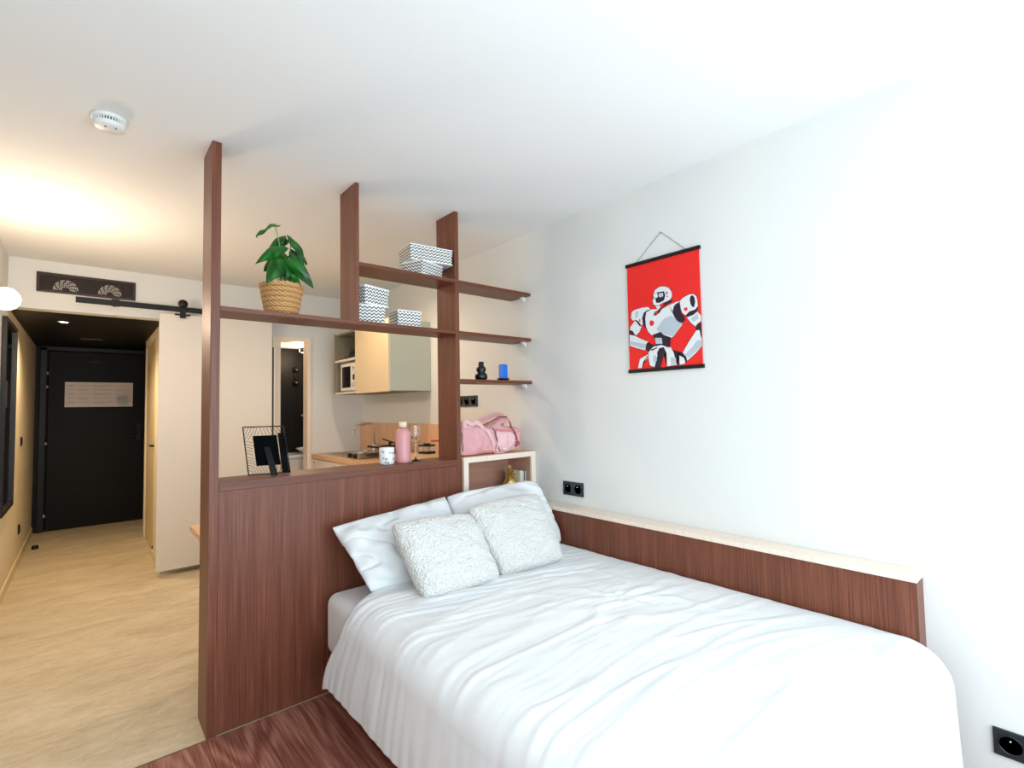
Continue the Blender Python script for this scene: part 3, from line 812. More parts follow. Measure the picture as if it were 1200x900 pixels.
MB().lathe((bx, by, ZS2+.115), [(0, 0), (.078, 0), (.078, .012), (0, .016)], 28).build('soil', mat('soil', srgb(52, 38, 28), .95, bump=(80, .8, .01)), pp)
LEAVES = [((0.276, 0.09, 2.221), (0.186, 0.05, 2.137), .055, .9), ((0.337, 0.13, 2.175), (0.257, 0.11, 2.112), .07, .5), ((0.315, 0.10, 2.123), (0.18, 0.04, 2.010), .075, .5),
 ((0.330, 0.08, 2.075), (0.221, 0.02, 1.925), .13, .35), ((0.335, 0.10, 2.03), (0.408, 0.17, 2.135), .085, .3), ((0.33, 0.05, 2.060), (0.435, 0.02, 1.930), .095, .3),
 ((0.352, 0.09, 2.170), (0.415, 0.06, 2.050), .060, .8), ((0.380, 0.13, 2.120), (0.420, 0.12, 1.985), .08, .3), ((0.33, 0.07, 1.985), (0.378, 0.02, 1.925), .06, .3),
 ((0.335, 0.08, 2.056), (0.312, 0.05, 1.955), .10, .2), ((0.30, 0.15, 2.06), (0.245, 0.16, 2.01), .08, .3)]
lf = MB(); stm = MB()
for i, (a, b2, w, fold) in enumerate(LEAVES):
    A = Vector(a); B = Vector(b2); ax = (B-A); Ln = ax.length; ax.normalize()
    view = Vector((-.35, -1, -.15)).normalized() if fold < .6 else Vector((-.3, -.25, 1)).normalized()
    side = ax.cross(view).normalized(); nrm = side.cross(ax).normalized()
    if nrm.dot(view) < 0:
        nrm = -nrm
    nu, nv = 8, 14
    def fn_(u, v, A=A, ax=ax, Ln=Ln, side=side, nrm=nrm, w=w, i=i):
        s = 2*u-1
        # heart outline: lobes behind the stalk, long pointed tip
        prof = (math.sin(PI*min(1, v*.93+.07)**.62))**.85 if v < 1 else 0
        back = -.16*abs(s)**.8*(1-v)**3
        w = w*.72
        p = A+ax*Ln*(v+back)+side*s*w*.5*prof
        p += nrm*(-.30*w*abs(s)*prof*1.0+.10*Ln*math.sin(PI*v)*.9+.006*math.sin(v*9+i+s*2))
        p.z -= .05*Ln*v*v
        return p
    lf.grid(fn_, nu, nv)
    base = Vector((bx+.02*math.cos(i*2.3), by+.02*math.sin(i*2.3), ZS2+.125))
    mid = base.lerp(A, .55)+Vector((.012*math.cos(i), .01, .02))
    pts = []
    for k in range(9):
        t = k/8; pts.append(base*(1-t)**2+mid*2*t*(1-t)+A*t*t)
    stm.tube(pts, .0022, 7)
leafm = bpy.data.materials.new('leaf_green'); leafm.use_nodes = True
nt = leafm.node_tree; b = nt.nodes['Principled BSDF']; b.inputs['Roughness'].default_value = .32; b.inputs['Specular IOR Level'].default_value = .5
tc = nd(nt, 'ShaderNodeTexCoord'); no = nd(nt, 'ShaderNodeTexNoise'); no.inputs['Scale'].default_value = 14
r = ramp(nt, [(.35, srgb(8, 60, 16)), (.65, srgb(30, 112, 30))]); nt.links.new(tc.outputs['Object'], no.inputs['Vector']); nt.links.new(no.outputs['Fac'], r.inputs[0]); nt.links.new(r.outputs[0], b.inputs['Base Color'])
lf.build('leaves', leafm, pp, solid=.0008, recalc=False)
stm.build('stems', mat('stem_green', srgb(120, 160, 84), .5), pp)

# ------------------------------------------------------------------ things on the divider cap
def frame_back():
    t = thing('picture_frame', 'black line patterned glass picture frame seen from behind on the cap', 'picture frame', (.262, .13, ZC))
    rot = Matrix.Rotation(-.12, 4, 'X')
    O = Vector((.268, .135, ZC+.003))
    def W(x, z, y=0.0):
        a = .14   # leans back away from the camera
        return O+Vector((x-.05*z, y+z*.32-x*.25, z))
    L_, R_, B_, T_ = -.083, .088, 0.002, .222
    sk = -.030   # seen slightly rotated
    f = MB(); r = .0028
    f.tube([W(L_, B_), W(L_+sk*0, T_)], r, 8).tube([W(R_, B_), W(R_, T_)], r, 8).tube([W(L_, T_), W(R_, T_)], r, 8).tube([W(L_, B_), W(R_, B_)], r, 8)
    f.build('outer_frame', black_metal, t)
    s = MB()
    def arcs(cx, cz, r0, r1, n, a0, a1, dom):
        for k in range(n):
            rr = r0+(r1-r0)*k/(n-1); run = []
            for j in range(25):
                an = a0+(a1-a0)*j/24; x = cx+rr*math.cos(an); z = cz+rr*math.sin(an)
                inside = L_ < x < R_ and B_ < z < T_ and not (-.048 < x < .052 and .040 < z < .180) and dom[0] < x < dom[1] and dom[2] < z < dom[3]
                if inside:
                    run.append(W(x, z))
                if (not inside or j == 24):
                    if len(run) > 1:
                        s.tube(run, .0010, 5)
                    run = []
    arcs(.088, .222, .03, .115, 7, PI, 1.5*PI, (-.02, 1, .15, 1))
    arcs(-.083, .002, .02, .10, 8, 0, PI/2, (-1, .02, 0, .085))
    arcs(-.16, .25, .07, .16, 9, -.9, .3, (-1, -.02, .16, 1))
    arcs(-.10, .02, .07, .15, 7, .5, 2.2, (-1, -.04, .088, .158))
    arcs(.13, -.02, .05, .17, 10, 1.2, PI+.9, (.022, 1, 0, .15))
    s.build('wire_pattern', black_metal, t)
    p = MB(); p.prism([W(-.048, .040, -.006), W(.052, .040, -.006), W(.052, .180, -.006), W(-.048, .180, -.006)], (0, .005, 0))
    p.build('backing_board', mat('velvet_black', srgb(6, 8, 9), .95, spec=.08), t, bevel=.001)
    g = MB(); a = W(.004, .125, -.008)
    g.prism([a+Vector((-.013, 0, 0)), a+Vector((.013, 0, 0)), Vector((.292, .075, ZC+.001)), Vector((.262, .075, ZC+.001))], (0, .003, 0))
    g.build('easel_leg', black_plastic, t)
    q = MB(); q.prism([W(.056, .004, .004), W(.086, .004, .004), W(.086, .19, .004), W(.060, .19, .004)], (0, .002, 0))
    q.build('side_card', mat('dark_card', srgb(12, 10, 9), .9, spec=.1), t)
frame_back()

ink = mat('ink', srgb(50, 60, 84), .5)
mg = thing('mug', 'white mug with dark handwriting pattern on the divider cap', 'mug', (.852, .10, ZC))
cer = mat('white_ceramic', srgb(236, 240, 240), .15, spec=.6, coat=.4)
mx_, my_ = .852, .10
MB().lathe((mx_, my_, ZC), [(0, 0), (.034, 0), (.038, .003), (.040, .010), (.041, .088), (.0405, .090), (.038, .088), (.037, .008), (0, .006)], 36).build('cup_body', cer, mg)
MB().tube([(mx_+.038*math.cos(.9), my_+.038*math.sin(.9), ZC+.074), (mx_+.062*math.cos(.9), my_+.062*math.sin(.9), ZC+.070), (mx_+.066*math.cos(.9), my_+.066*math.sin(.9), ZC+.045), (mx_+.055*math.cos(.9), my_+.055*math.sin(.9), ZC+.022), (mx_+.039*math.cos(.9), my_+.039*math.sin(.9), ZC+.018)], .0045, 10).build('mug_handle', cer, mg)
for (a0, zc, ln, ph) in ((-1.55, .062, .9, 0), (-2.35, .034, .7, 1.3), (-1.0, .030, .5, 2.1), (-2.1, .012, .5, .4), (-2.6, .07, .35, 2)):
    pts = []
    for k in range(40):
        s = k/39; an = a0+ln*(s-.3); z = zc+.0055*math.sin(s*34+ph)*(.5+.5*math.sin(s*9+ph))+.003*math.sin(s*7)
        pts.append((mx_+.0413*math.cos(an), my_+.0413*math.sin(an), ZC+z))
    MB().tube(pts, .0008, 5).build('handwriting', ink, mg)

wb = thing('water_bottle', 'matte pink metal water bottle with cream cap', 'bottle', (.950, .10, ZC))
MB().lathe((.950, .10, ZC), [(0, 0), (.037, 0), (.0405, .004), (.041, .02), (.041, .160), (.038, .172), (.030, .184), (.024, .189), (.0235, .193), (0, .193)], 40).build('bottle_body', mat('pink_enamel', srgb(214, 150, 152), .35, spec=.5), wb)
MB().lathe((.950, .10, ZC+.1935), [(.0232, 0), (.0232, .028), (.020, .033), (0, .034)], 32).build('cap', mat('cream_cap', srgb(236, 216, 180), .5), wb)
MB().lathe((.950, .10, ZC+.1925), [(.0238, 0), (.0245, .001), (.0238, .0025)], 32).build('seal_ring', black_plastic, wb)

ft = thing('champagne_flute', 'clear glass champagne flute beside the pink bottle', 'glass', (1.047, .13, ZC))
fc = (1.047, .13, ZC)
MB().lathe(fc, [(0, 0), (.034, 0), (.034, .0015), (.012, .005), (.0045, .012), (.0035, .03), (.0038, .085), (.008, .098), (.020, .115), (.0265, .135), (.0275, .165), (.0257, .2035), (.0256, .2045), (.0252, .205), (.0247, .205), (.0243, .2045), (.0244, .2035), (.0262, .165), (.0252, .136), (.018, .117), (.006, .102), (0, .099)], 40).build('flute_glass', glass, ft)

# vases on the small shelf
vb = (1.462, .045, ZS3)
MB().lathe(vb, [(0, 0), (.030, 0), (.038, .010), (.040, .022), (.036, .036), (.026, .045), (.023, .048), (.030, .056), (.031, .066), (.027, .078), (.018, .086), (.017, .090), (.017, .112), (.014, .112), (.014, .09), (0, .088)], 36).build('bubble_vase', mat('black_glaze', srgb(14, 18, 24), .25, spec=.6), label='small black bubble shaped vase on the lowest small shelf', cat='vase')
bv = thing('blue_candle', 'bright blue block candle on a black saucer on the small shelf', 'candle', (1.640, .045, ZS3))
MB().lathe((1.640, .045, ZS3), [(0, 0), (.030, 0), (.036, .006), (.043, .013), (.041, .014), (.034, .009), (0, .009)], 32).build('saucer', black_plastic, bv)
MB().box(1.617, 1.663, .025, .065, ZS3+.0095, ZS3+.103, rot=.15).build('blue_block', mat('blue_wax', srgb(14, 112, 224), .35), bv, bevel=.004, segs=3)
MB().box(1.622, 1.658, .029, .061, ZS3+.0995, ZS3+.1045, rot=.15).build('dark_rim', mat('deep_blue', srgb(16, 60, 120), .4), bv, bevel=.0015)

# pineapple and books in the niche
pa = thing('pineapple_ornament', 'gold pineapple ornament standing in the niche', 'ornament', (1.712, .08, .79))
gold = mat('gold', (.83, .62, .24), .28, metal=.9)
pc = Vector((1.712, .08, .79)); pb = MB(); n = 40; prof = []
for k in range(29):
    t = k/28; r = .045*math.sin(PI*min(.97, .12+.80*t))**.6; prof.append((r*.95, t*.082))
vs = []; fs = []
for i, (r, z) in enumerate(prof):
    for k in range(n):
        a = 2*PI*k/n; q = r+.0025*abs(math.sin(a*5+i*.55))+.0025*abs(math.sin(a*5-i*.55)); vs.append(pc+Vector((q*math.cos(a), q*math.sin(a), z)))
for i in range(len(prof)-1):
    for k in range(n):
        fs.append((i*n+k, i*n+(k+1) % n, (i+1)*n+(k+1) % n, (i+1)*n+k))
fs.append(tuple(range(n-1, -1, -1))); fs.append(tuple((len(prof)-1)*n+k for k in range(n)))
pb.add(vs, fs, 0, True); pb.build('fruit_body', gold, pa)
cr_ = MB()
for ring, (cnt, ln, out, z0) in enumerate(((8, .034, .046, .080), (7, .038, .042, .098), (6, .040, .032, .114), (4, .044, .012, .126))):
    for k in range(cnt):
        a = 2*PI*k/cnt+ring*.4; d = Vector((math.cos(a), math.sin(a), 0)); sd_ = Vector((-d.y, d.x, 0))
        p0 = pc+Vector((0, 0, z0))+d*.006
        def lf_(u, v, p0=p0, d=d, sd_=sd_, ln=ln, out=out):
            w = .0085*(1-v**1.6)*(.7+.6*v)
            return p0+d*out*(1.15*v-.1*v*v)+Vector((0, 0, ln*1.15*(v-.35*v*v+.1*v**3)))+sd_*(2*u-1)*w+d*(-.003*abs(2*u-1))
        cr_.grid(lf_, 4, 7)
cr_.lathe(pc+Vector((0, 0, .078)), [(.012, 0), (.007, .05), (0, .06)], 12)
cr_.build('leaf_crown', gold, pa, solid=.0012)

bx_ = 1.757
for (w, h, d, cr0, lb) in ((.021, .125, .15, srgb(222, 214, 196), 'cream book beside the gold pineapple, widest in the niche row'), (.010, .122, .145, srgb(196, 216, 200), 'thin pale green book, second in the niche row'), (.009, .122, .15, srgb(24, 74, 66), 'thin dark green book in the niche row'), (.008, .118, .14, srgb(212, 206, 206), 'thin pale grey book at the right end of the niche row')):
    t = thing('book', lb, 'book', (bx_+w/2, .10, .79), 'books standing in the niche')
    x0, x1 = bx_, bx_+w
    c_ = MB().box(x0, x0+.0015, .035, .035+d, .79, .79+h).box(x1-.0015, x1, .035, .035+d, .79, .79+h).box(x0, x1, .033, .036, .79, .79+h)
    c_.build('cover', mat('cover', cr0, .5), t)
    MB().box(x0+.0015, x1-.0015, .036, .033+d, .793, .787+h).build('pages', mat('pages', srgb(238, 232, 216), .8), t)
    bx_ += w+.0012

# ------------------------------------------------------------------ pink duffel bag
bag = thing('duffel_bag', 'soft pink duffel bag with straps lying on the niche cabinet', 'bag', (1.565, .12, 1.04))
pinkf = mat('pink_canvas', srgb(224, 164, 168), .75, sheen=.2, bump=(300, .4, .001))
pinkd = mat('pink_strap', srgb(206, 128, 128), .7, bump=(400, .4, .0008))
pinkl = mat('pink_pale', srgb(236, 190, 192), .7)
BX0, BX1, BYC, BZ0 = 1.325, 1.795, .118, 1.0405
def bag_surf(u, a, inset=0.0):
    """u along X, a angle round the section"""
    e = abs(2*u-1)
    sc = (1-e**5*.30)
    hx = BX0+(BX1-BX0)*u
    hy = (.092+.004*math.sin(u*9))*sc-inset
    hz = (.090+.012*math.sin(u*5+1)+.010*math.cos(u*11)+.040*max(0, 1-u*4.5))*sc-inset
    ca, sa = math.cos(a), math.sin(a)
    ex = .62
    y = BYC+hy*math.copysign(abs(ca)**ex, ca); z = hz*math.copysign(abs(sa)**ex, sa)
    z = BZ0+.088+z if z > -.080 else BZ0+.004
    w = .010*noise.noise(Vector((u*9, ca*2.5, sa*2.5)))+.007*noise.noise(Vector((u*22, ca*3, sa*3)))
    if sa > -.5:
        y += w*ca*1.4; z += w*(sa+.3)
        z -= .012*math.exp(-((u-.35)/.09)**2)*max(0, sa)
    return Vector((hx+(.010*ca if e > .9 else 0), y, max(BZ0+.001, z)))
bb = MB(); bb.grid(lambda u, v: bag_surf(u, 2*PI*v), 60, 56)
for uu in (0, 1):
    cpt = Vector((BX0-.006 if uu == 0 else BX1+.006, BYC, BZ0+.082))
    ring = [bag_surf(uu, 2*PI*k/56) for k in range(56)]
    for f_ in (1.0, ):
        o = len(bb.v); bb.v += ring+[cpt]
        for k in range(56):
            bb.f.append([o+k, o+(k+1) % 56, o+56]); bb.m.append(0); bb.sm.append(True)
bb.build('bag_body', pinkf, bag, recalc=True)
def strap(pts, w, th, name, material, up=None, side=None):
    """flat ribbon through pts; side = width direction"""
    M = MB(); P = [Vector(p) for p in pts]
    # resample with Catmull-Rom
    Q = []
    for i in range(len(P)-1):
        p0 = P[max(i-1, 0)]; p1 = P[i]; p2 = P[i+1]; p3 = P[min(i+2, len(P)-1)]
        for k in range(8):
            t = k/8; Q.append(.5*((2*p1)+(p2-p0)*t+(2*p0-5*p1+4*p2-p3)*t*t+(3*p1-p0-3*p2+p3)*t**3))
    Q.append(P[-1]); sd = Vector(side).normalized()
    vs = []; fs = []
    for i, q in enumerate(Q):
        tn = (Q[min(i+1, len(Q)-1)]-Q[max(i-1, 0)]).normalized(); s_ = (sd-tn*sd.dot(tn)).normalized(); n_ = tn.cross(s_)
        vs += [q-s_*w/2-n_*th/2, q+s_*w/2-n_*th/2, q+s_*w/2+n_*th/2, q-s_*w/2+n_*th/2]
    for i in range(len(Q)-1):
        for k in range(4):
            k2 = (k+1) % 4; fs.append((i*4+k, i*4+k2, i*4+4+k2, i*4+4+k))
    fs += [(3, 2, 1, 0), tuple(len(vs)-4+k for k in range(4))]
    M.add(vs, fs, 0, False)
    return M.build(name, material, bag, bevel=.0008)
def on_bag(u, deg, out=.004):
    a = math.radians(deg); p = bag_surf(u, a); c = Vector((p.x, BYC, BZ0+.088)); d = (p-c).normalized(); return p+d*out
# front is a=180 deg (towards the camera), top a=90
strap([on_bag(.53, 232), on_bag(.49, 205), on_bag(.43, 180), on_bag(.37, 150), on_bag(.33, 125, .007), (1.46, .06, 1.225), (1.43, .05, 1.238), (1.39, .05, 1.232), on_bag(.05, 120, .012), on_bag(.03, 150, .006)], .026, .003, 'shoulder_strap', pinkl, side=(1, .2, .5))
strap([on_bag(.86, 228), on_bag(.87, 205), on_bag(.86, 180), on_bag(.84, 150), on_bag(.82, 120, .006), (1.715, .08, 1.235), (1.70, .10, 1.262), (1.66, .11, 1.268), (1.60, .10, 1.250), (1.54, .09, 1.228), on_bag(.38, 112, .004)], .026, .003, 'carry_handle', pinkd, side=(.4, 1, 0))
strap([on_bag(.36, 62), (1.50, .15, 1.236), (1.58, .155, 1.262), (1.66, .155, 1.281), (1.72, .15, 1.268), on_bag(.86, 62)], .030, .003, 'carry_handle', pinkf, side=(.1, .5, 1))
# bunched top flap
tf = MB()
tf.grid(lambda u, v: Vector((1.50+.215*u, .075+.09*v, 1.205+.066*math.sin(PI*(.15+.7*v))*(.35+.65*u)+.006*noise.noise(Vector((u*8, v*6, 3)))-.02*(1-u)**2)), 24, 14)
tf.build('top_flap', pinkf, bag, solid=.005, recalc=False)
# front pocket with flap
pk = MB()
def pk_pt(u, v):
    uu = .50+.30*u; deg = 222-66*v
    return on_bag(uu, deg, .007+.006*math.sin(PI*u)*math.sin(PI*v))
pk.grid(pk_pt, 18, 14); pk.build('front_pocket', pinkl, bag, solid=.004, recalc=False)
strap([on_bag(.50, 156, .012), on_bag(.60, 157, .017), on_bag(.72, 157, .017), on_bag(.80, 156, .012)], .014, .002, 'pocket_zip', pinkd, side=(0, .2, 1))
strap([on_bag(.60, 205, .017), on_bag(.64, 205, .018), on_bag(.68, 205, .018)], .010, .002, 'pocket_tag', mat('tag_white', srgb(236, 226, 226), .6), side=(0, .2, 1))
strap([on_bag(.52, 224, .009), on_bag(.62, 228, .010), on_bag(.78, 228, .010), on_bag(.84, 222, .009)], .018, .003, 'lower_band', pinkl, side=(0, -.5, 1))
creasem = mat('crease_brown', srgb(96, 52, 48), .6)  # dark tubes paint crease shade along straps, plus the pocket's brown edging
MB().tube([on_bag(.44, 142, .012), on_bag(.47, 160, .012), on_bag(.50, 180, .012), on_bag(.53, 200, .013), on_bag(.57, 216, .013)], .0028, 8).build('crease_edging', creasem, bag)
MB().tube([on_bag(.80, 140, .010), on_bag(.81, 160, .012), on_bag(.815, 182, .013)], .0026, 8).build('crease_edging', creasem, bag)
MB().tube([(1.49, .07, 1.222), (1.56, .075, 1.246), (1.63, .085, 1.270), (1.70, .09, 1.268)], .0024, 8).build('crease_edging', creasem, bag)
bk_ = MB(); p = on_bag(.86, 196, .007)
bk_.box(p.x-.015, p.x+.015, p.y-.004, p.y+.002, p.z-.010, p.z-.006).box(p.x-.015, p.x+.015, p.y-.004, p.y+.002, p.z+.008, p.z+.012).box(p.x-.015, p.x-.011, p.y-.004, p.y+.002, p.z-.006, p.z+.008).box(p.x+.011, p.x+.015, p.y-.004, p.y+.002, p.z-.006, p.z+.008)
bk_.build('buckle', mat('copper', srgb(190, 110, 84), .3, metal=.8), bag)
strap([on_bag(.0, 165, .010), (1.322, .05, 1.13), (1.322, .05, 1.07)], .016, .003, 'end_tab', mat('tag_grey', srgb(206, 206, 210), .6), side=(0, 1, 0))

# ------------------------------------------------------------------ kitchen
oak_x = wood('oak_cabinet', srgb(232, 196, 150), srgb(236, 204, 160), srgb(240, 210, 168), 'Z', fine=30)
cab_front = mat('cabinet_beige', srgb(226, 204, 168), .5)
cab_side = mat('cabinet_sage', srgb(190, 192, 174), .5)
cab_in = mat('cabinet_inner', srgb(140, 132, 112), .6)
ku = thing('kitchen_wall_cabinet', 'beige wall cabinet with open microwave niche above the kitchen worktop', 'cabinet', (1.65, 1.85, 1.48))
kx, kz0, kz1 = 1.453, 1.483, 2.075
ky0, ky1, ky2 = 1.27, 1.915, 2.42
MB().box(kx+.02, XR-.001, ky0, ky0+.018, kz0, kz1).build('side_panel', cab_side, ku, bevel=.001)
MB().box(kx+.02, XR-.001, ky1-.009, ky1+.009, kz0, kz1).box(kx, XR-.001, ky2-.018, ky2, kz0, kz1).box(kx+.02, XR-.001, ky0+.018, ky2-.018, kz0, kz0+.018).box(kx+.02, XR-.001, ky0+.018, ky2-.018, kz1-.018, kz1).build('carcass', cab_in, ku)
MB().box(XR-.02, XR-.002, ky0+.018, ky2-.018, kz0+.018, kz1-.018).build('back_panel', cab_in, ku)
MB().box(kx, kx+.02, ky0, ky1-.011, kz0-.006, kz1).build('door', cab_front, ku, bevel=.0015)
MB().box(kx, kx+.02, ky1-.009, ky1+.007, kz0, kz1).build('front_edge', cab_front, ku)
MB().box(kx, XR-.02, ky1+.009, ky2-.018, 1.790, 1.812).build('niche_shelf', pale_lam, ku, bevel=.001)
MB().box(kx, kx+.02, ky1+.009, ky2-.018, kz0, kz0+.018).build('lower_edge', pale_lam, ku, bevel=.001)
mw = thing('microwave', 'white microwave oven with dark window in the cabinet niche', 'microwave', (1.62, 2.10, kz0+.018))
wx = kx+.012; mz0, mz1 = kz0+.026, 1.772; my0_, my1_ = 1.935, 2.285
MB().box(wx+.014, XR-.05, my0_, my1_, mz0, mz1).build('housing', pale_lam, mw, bevel=.004)
MB().box(wx, wx+.013, my0_+.088, my1_, mz0+.003, mz1-.003).build('door', mat('appliance_white', srgb(236, 230, 224), .3), mw, bevel=.003)
MB().box(wx-.001, wx+.004, my0_+.118, my1_-.030, mz0+.032, mz1-.032).build('door_window', mat('smoked', srgb(30, 28, 26), .12, spec=.7), mw, bevel=.001)
MB().box(wx, wx+.013, my0_, my0_+.084, mz0+.003, mz1-.003).build('control_panel', mat('panel_white', srgb(238, 232, 226), .3), mw, bevel=.003)
MB().box(wx-.002, wx, my0_+.026, my0_+.066, mz0+.100, mz0+.150).build('display', black_plastic, mw, bevel=.001)
MB().lathe((wx, my0_+.044, mz0+.055), [(.018, 0), (.016, .014), (0, .014)], 24, M=FACE_L).build('dial', steel, mw)
MB().lathe((wx, my0_+.044, mz1-.05), [(.014, 0), (.012, .010), (0, .010)], 24, M=FACE_L).build('dial', steel, mw)
for yy_ in (my0_+.03, my1_-.03):
    for xx_ in (1.55, 1.75):
        MB().cyl((xx_, yy_, kz0+.018), (xx_, yy_, mz0+.002), .012).build('foot', black_plastic, mw)
kt = thing('kettle', 'black item with curved handle on the upper niche shelf', 'kettle', (1.55, 2.14, 1.812))
MB().lathe((1.55, 2.12, 1.812), [(0, 0), (.072, 0), (.076, .01), (.068, .05), (.045, .082), (.02, .09), (0, .092)], 32).build('kettle_body', black_plastic, kt)
MB().tube([(1.55, 2.065, 1.880), (1.55, 2.075, 1.915), (1.55, 2.11, 1.925), (1.55, 2.15, 1.915), (1.55, 2.175, 1.870)], .008, 10).build('kettle_handle', black_plastic, kt)
MB().tube([(1.55, 2.175, 1.84), (1.53, 2.23, 1.835), (1.51, 2.28, 1.83)], [.02, .014, .010], 12).build('spout', black_plastic, kt)

# base units and worktop along the right wall
bu_y = (1.12, 1.64, 2.16, YB-.001)
for i in range(3):
    y0, y1 = bu_y[i], bu_y[i+1]
    t = thing('kitchen_base_unit', ('pale kitchen base unit nearest the room divider', 'pale kitchen base unit in the middle of the row', 'pale kitchen base unit in the back corner under the sink')[i], 'cabinet', (1.6, (y0+y1)/2, 0), 'base units under the worktop')
    MB().box(1.36, XR-.002, y0+.001, y1-.001, .1, .858).box(1.40, XR-.002, y0+.001, y1-.001, 0, .1).build('carcass', pale_lam, t)
    dr_o = MB().box(1.342, 1.36, y0+.003, y1-.003, .10, .850).build('door', pale_lam, t, bevel=.002)
    MB().tube([(1.342, y1-.05, .70), (1.318, y1-.05, .70), (1.318, y1-.05, .82), (1.342, y1-.05, .82)], .005, 8).build('door_handle', steel, dr_o)
wt = MB()
sx0, sx1, sy0, sy1 = 1.42, 1.76, 2.12, 2.60
wt.box(1.325, sx0, 1.10, YB-.001, .86, .90).box(sx1, XR-.001, 1.10, YB-.001, .86, .90).box(sx0, sx1, 1.10, sy0, .86, .90).box(sx0, sx1, sy1, YB-.001, .86, .90)
wt.build('worktop', oak_h, label='light oak kitchen worktop along the right wall', cat='worktop')
MB().box(XR-.014, XR-.001, .95, YB-.001, .9005, 1.199).build('backsplash', oak_v, label='light oak backsplash panel behind the kitchen worktop', cat='backsplash', bevel=.001)
sk = thing('kitchen_sink', 'stainless steel sink set in the oak worktop', 'sink', (1.59, 2.36, .75))
z = .9005
MB().box(sx0-.02, sx0+.012, sy0-.10, sy1+.02, z, z+.004).box(sx1-.012, sx1+.02, sy0-.10, sy1+.02, z, z+.004).box(sx0, sx1, sy1-.012, sy1+.02, z, z+.004).box(sx0, sx1, sy0-.02, sy0+.012, z, z+.004).build('sink_rim', steel, sk, bevel=.0015)
b_ = MB().box(sx0+.003, sx0+.012, sy0+.003, sy1-.003, .76, z+.001).box(sx1-.012, sx1-.003, sy0+.003, sy1-.003, .76, z+.001).box(sx0, sx1, sy0+.003, sy0+.012, .76, z+.001).box(sx0, sx1, sy1-.012, sy1-.003, .76, z+.001).box(sx0+.003, sx1-.003, sy0+.003, sy1-.003, .752, .76)
b_.build('basin', steel, sk)
dr = MB()
for k in range(9):
    dr.box(sx0+.02+k*.034, sx0+.03+k*.034, sy0-.09, sy0-.025, z+.0005, z+.004)
dr.build('drainer_ribs', steel, sk)
fc = thing('kitchen_tap', 'tall bent chrome kitchen tap at the sink', 'tap', (1.795, 2.25, .90))
tx, ty = 1.795, 2.26
MB().lathe((tx, ty, .9045), [(.026, 0), (.026, .008), (.020, .014), (.018, .09), (.012, .095), (0, .095)], 28).build('tap_base', chrome, fc)
MB().tube([(tx, ty, .99), (tx-.003, ty, 1.15), (tx-.008, ty, 1.178), (tx-.025, ty, 1.192), (tx-.05, ty+.003, 1.194), (tx-.15, ty+.015, 1.180), (tx-.185, ty+.02, 1.172), (tx-.20, ty+.021, 1.155), (tx-.208, ty+.022, 1.115)], .0085, 14).build('spout', steel, fc)
MB().lathe((tx-.208, ty+.022, 1.10), [(.009, 0), (.011, .002), (.011, .018), (.009, .02)], 18).build('spout_tip', chrome, fc)
MB().cyl((tx, ty, .965), (tx, ty-.05, .975), .011, 14).cyl((tx, ty-.045, .975), (tx, ty-.055, 1.03), .006, 12).build('tap_lever', chrome, fc)

hob = thing('hob', 'small steel hob with black knobs on the worktop', 'hob', (1.50, 1.72, .9045))
hx0, hx1, hy0, hy1 = 1.40, 1.62, 1.745, 2.0
MB().box(hx0, hx1, hy0, hy1, .9055, .952).build('hob_body', steel, hob, bevel=.004)
for (x, y) in ((1.465, 1.81), (1.555, 1.93)):
    MB().lathe((x, y, .952), [(.045, 0), (.045, .006), (.040, .010), (0, .010)], 28).build('hotplate', steel, hob)
for y in (1.79, 1.90):
    MB().lathe((hx0, y, .928), [(.019, 0), (.017, .020), (.014, .022), (0, .022)], 22, M=FACE_L).build('knob', black_plastic, hob)

sp_ = thing('saucepan', 'black saucepan with long handle standing on the worktop behind the mug', 'pan', (1.60, 1.56, .90))
pc2 = (1.61, 1.56, .901)
MB().lathe(pc2, [(0, 0), (.085, 0), (.092, .006), (.094, .105), (.096, .108), (.091, .108), (.089, .01), (0, .008)], 36).build('pan_body', black_metal, sp_)
MB().lathe((1.61, 1.56, 1.0095), [(.096, 0), (.096, .003), (.06, .012), (0, .016)], 32).lathe((1.61, 1.56, 1.025), [(.008, 0), (.008, .008), (.016, .012), (.014, .02), (0, .022)], 20).build('lid', black_metal, sp_)
MB().tube([(1.55, 1.62, .995), (1.52, 1.66, 1.004), (1.48, 1.72, 1.010)], [.009, .008, .010], 10).build('pan_handle', black_plastic, sp_)
sl_ = thing('slotted_spoon', 'black cooking utensil leaning over the saucepan', 'utensil', (1.62, 1.55, 1.02))
MB().tube([(1.56, 1.60, 1.075), (1.66, 1.52, 1.030)], [.006, .006], 8).build('utensil_handle', black_plastic, sl_)
q = MB(); q.lathe((1.68, 1.50, 1.022), [(0, -.003), (.02, -.002), (.026, 0), (.02, .003), (0, .003)], 20); q.build('utensil_head', black_plastic, sl_)

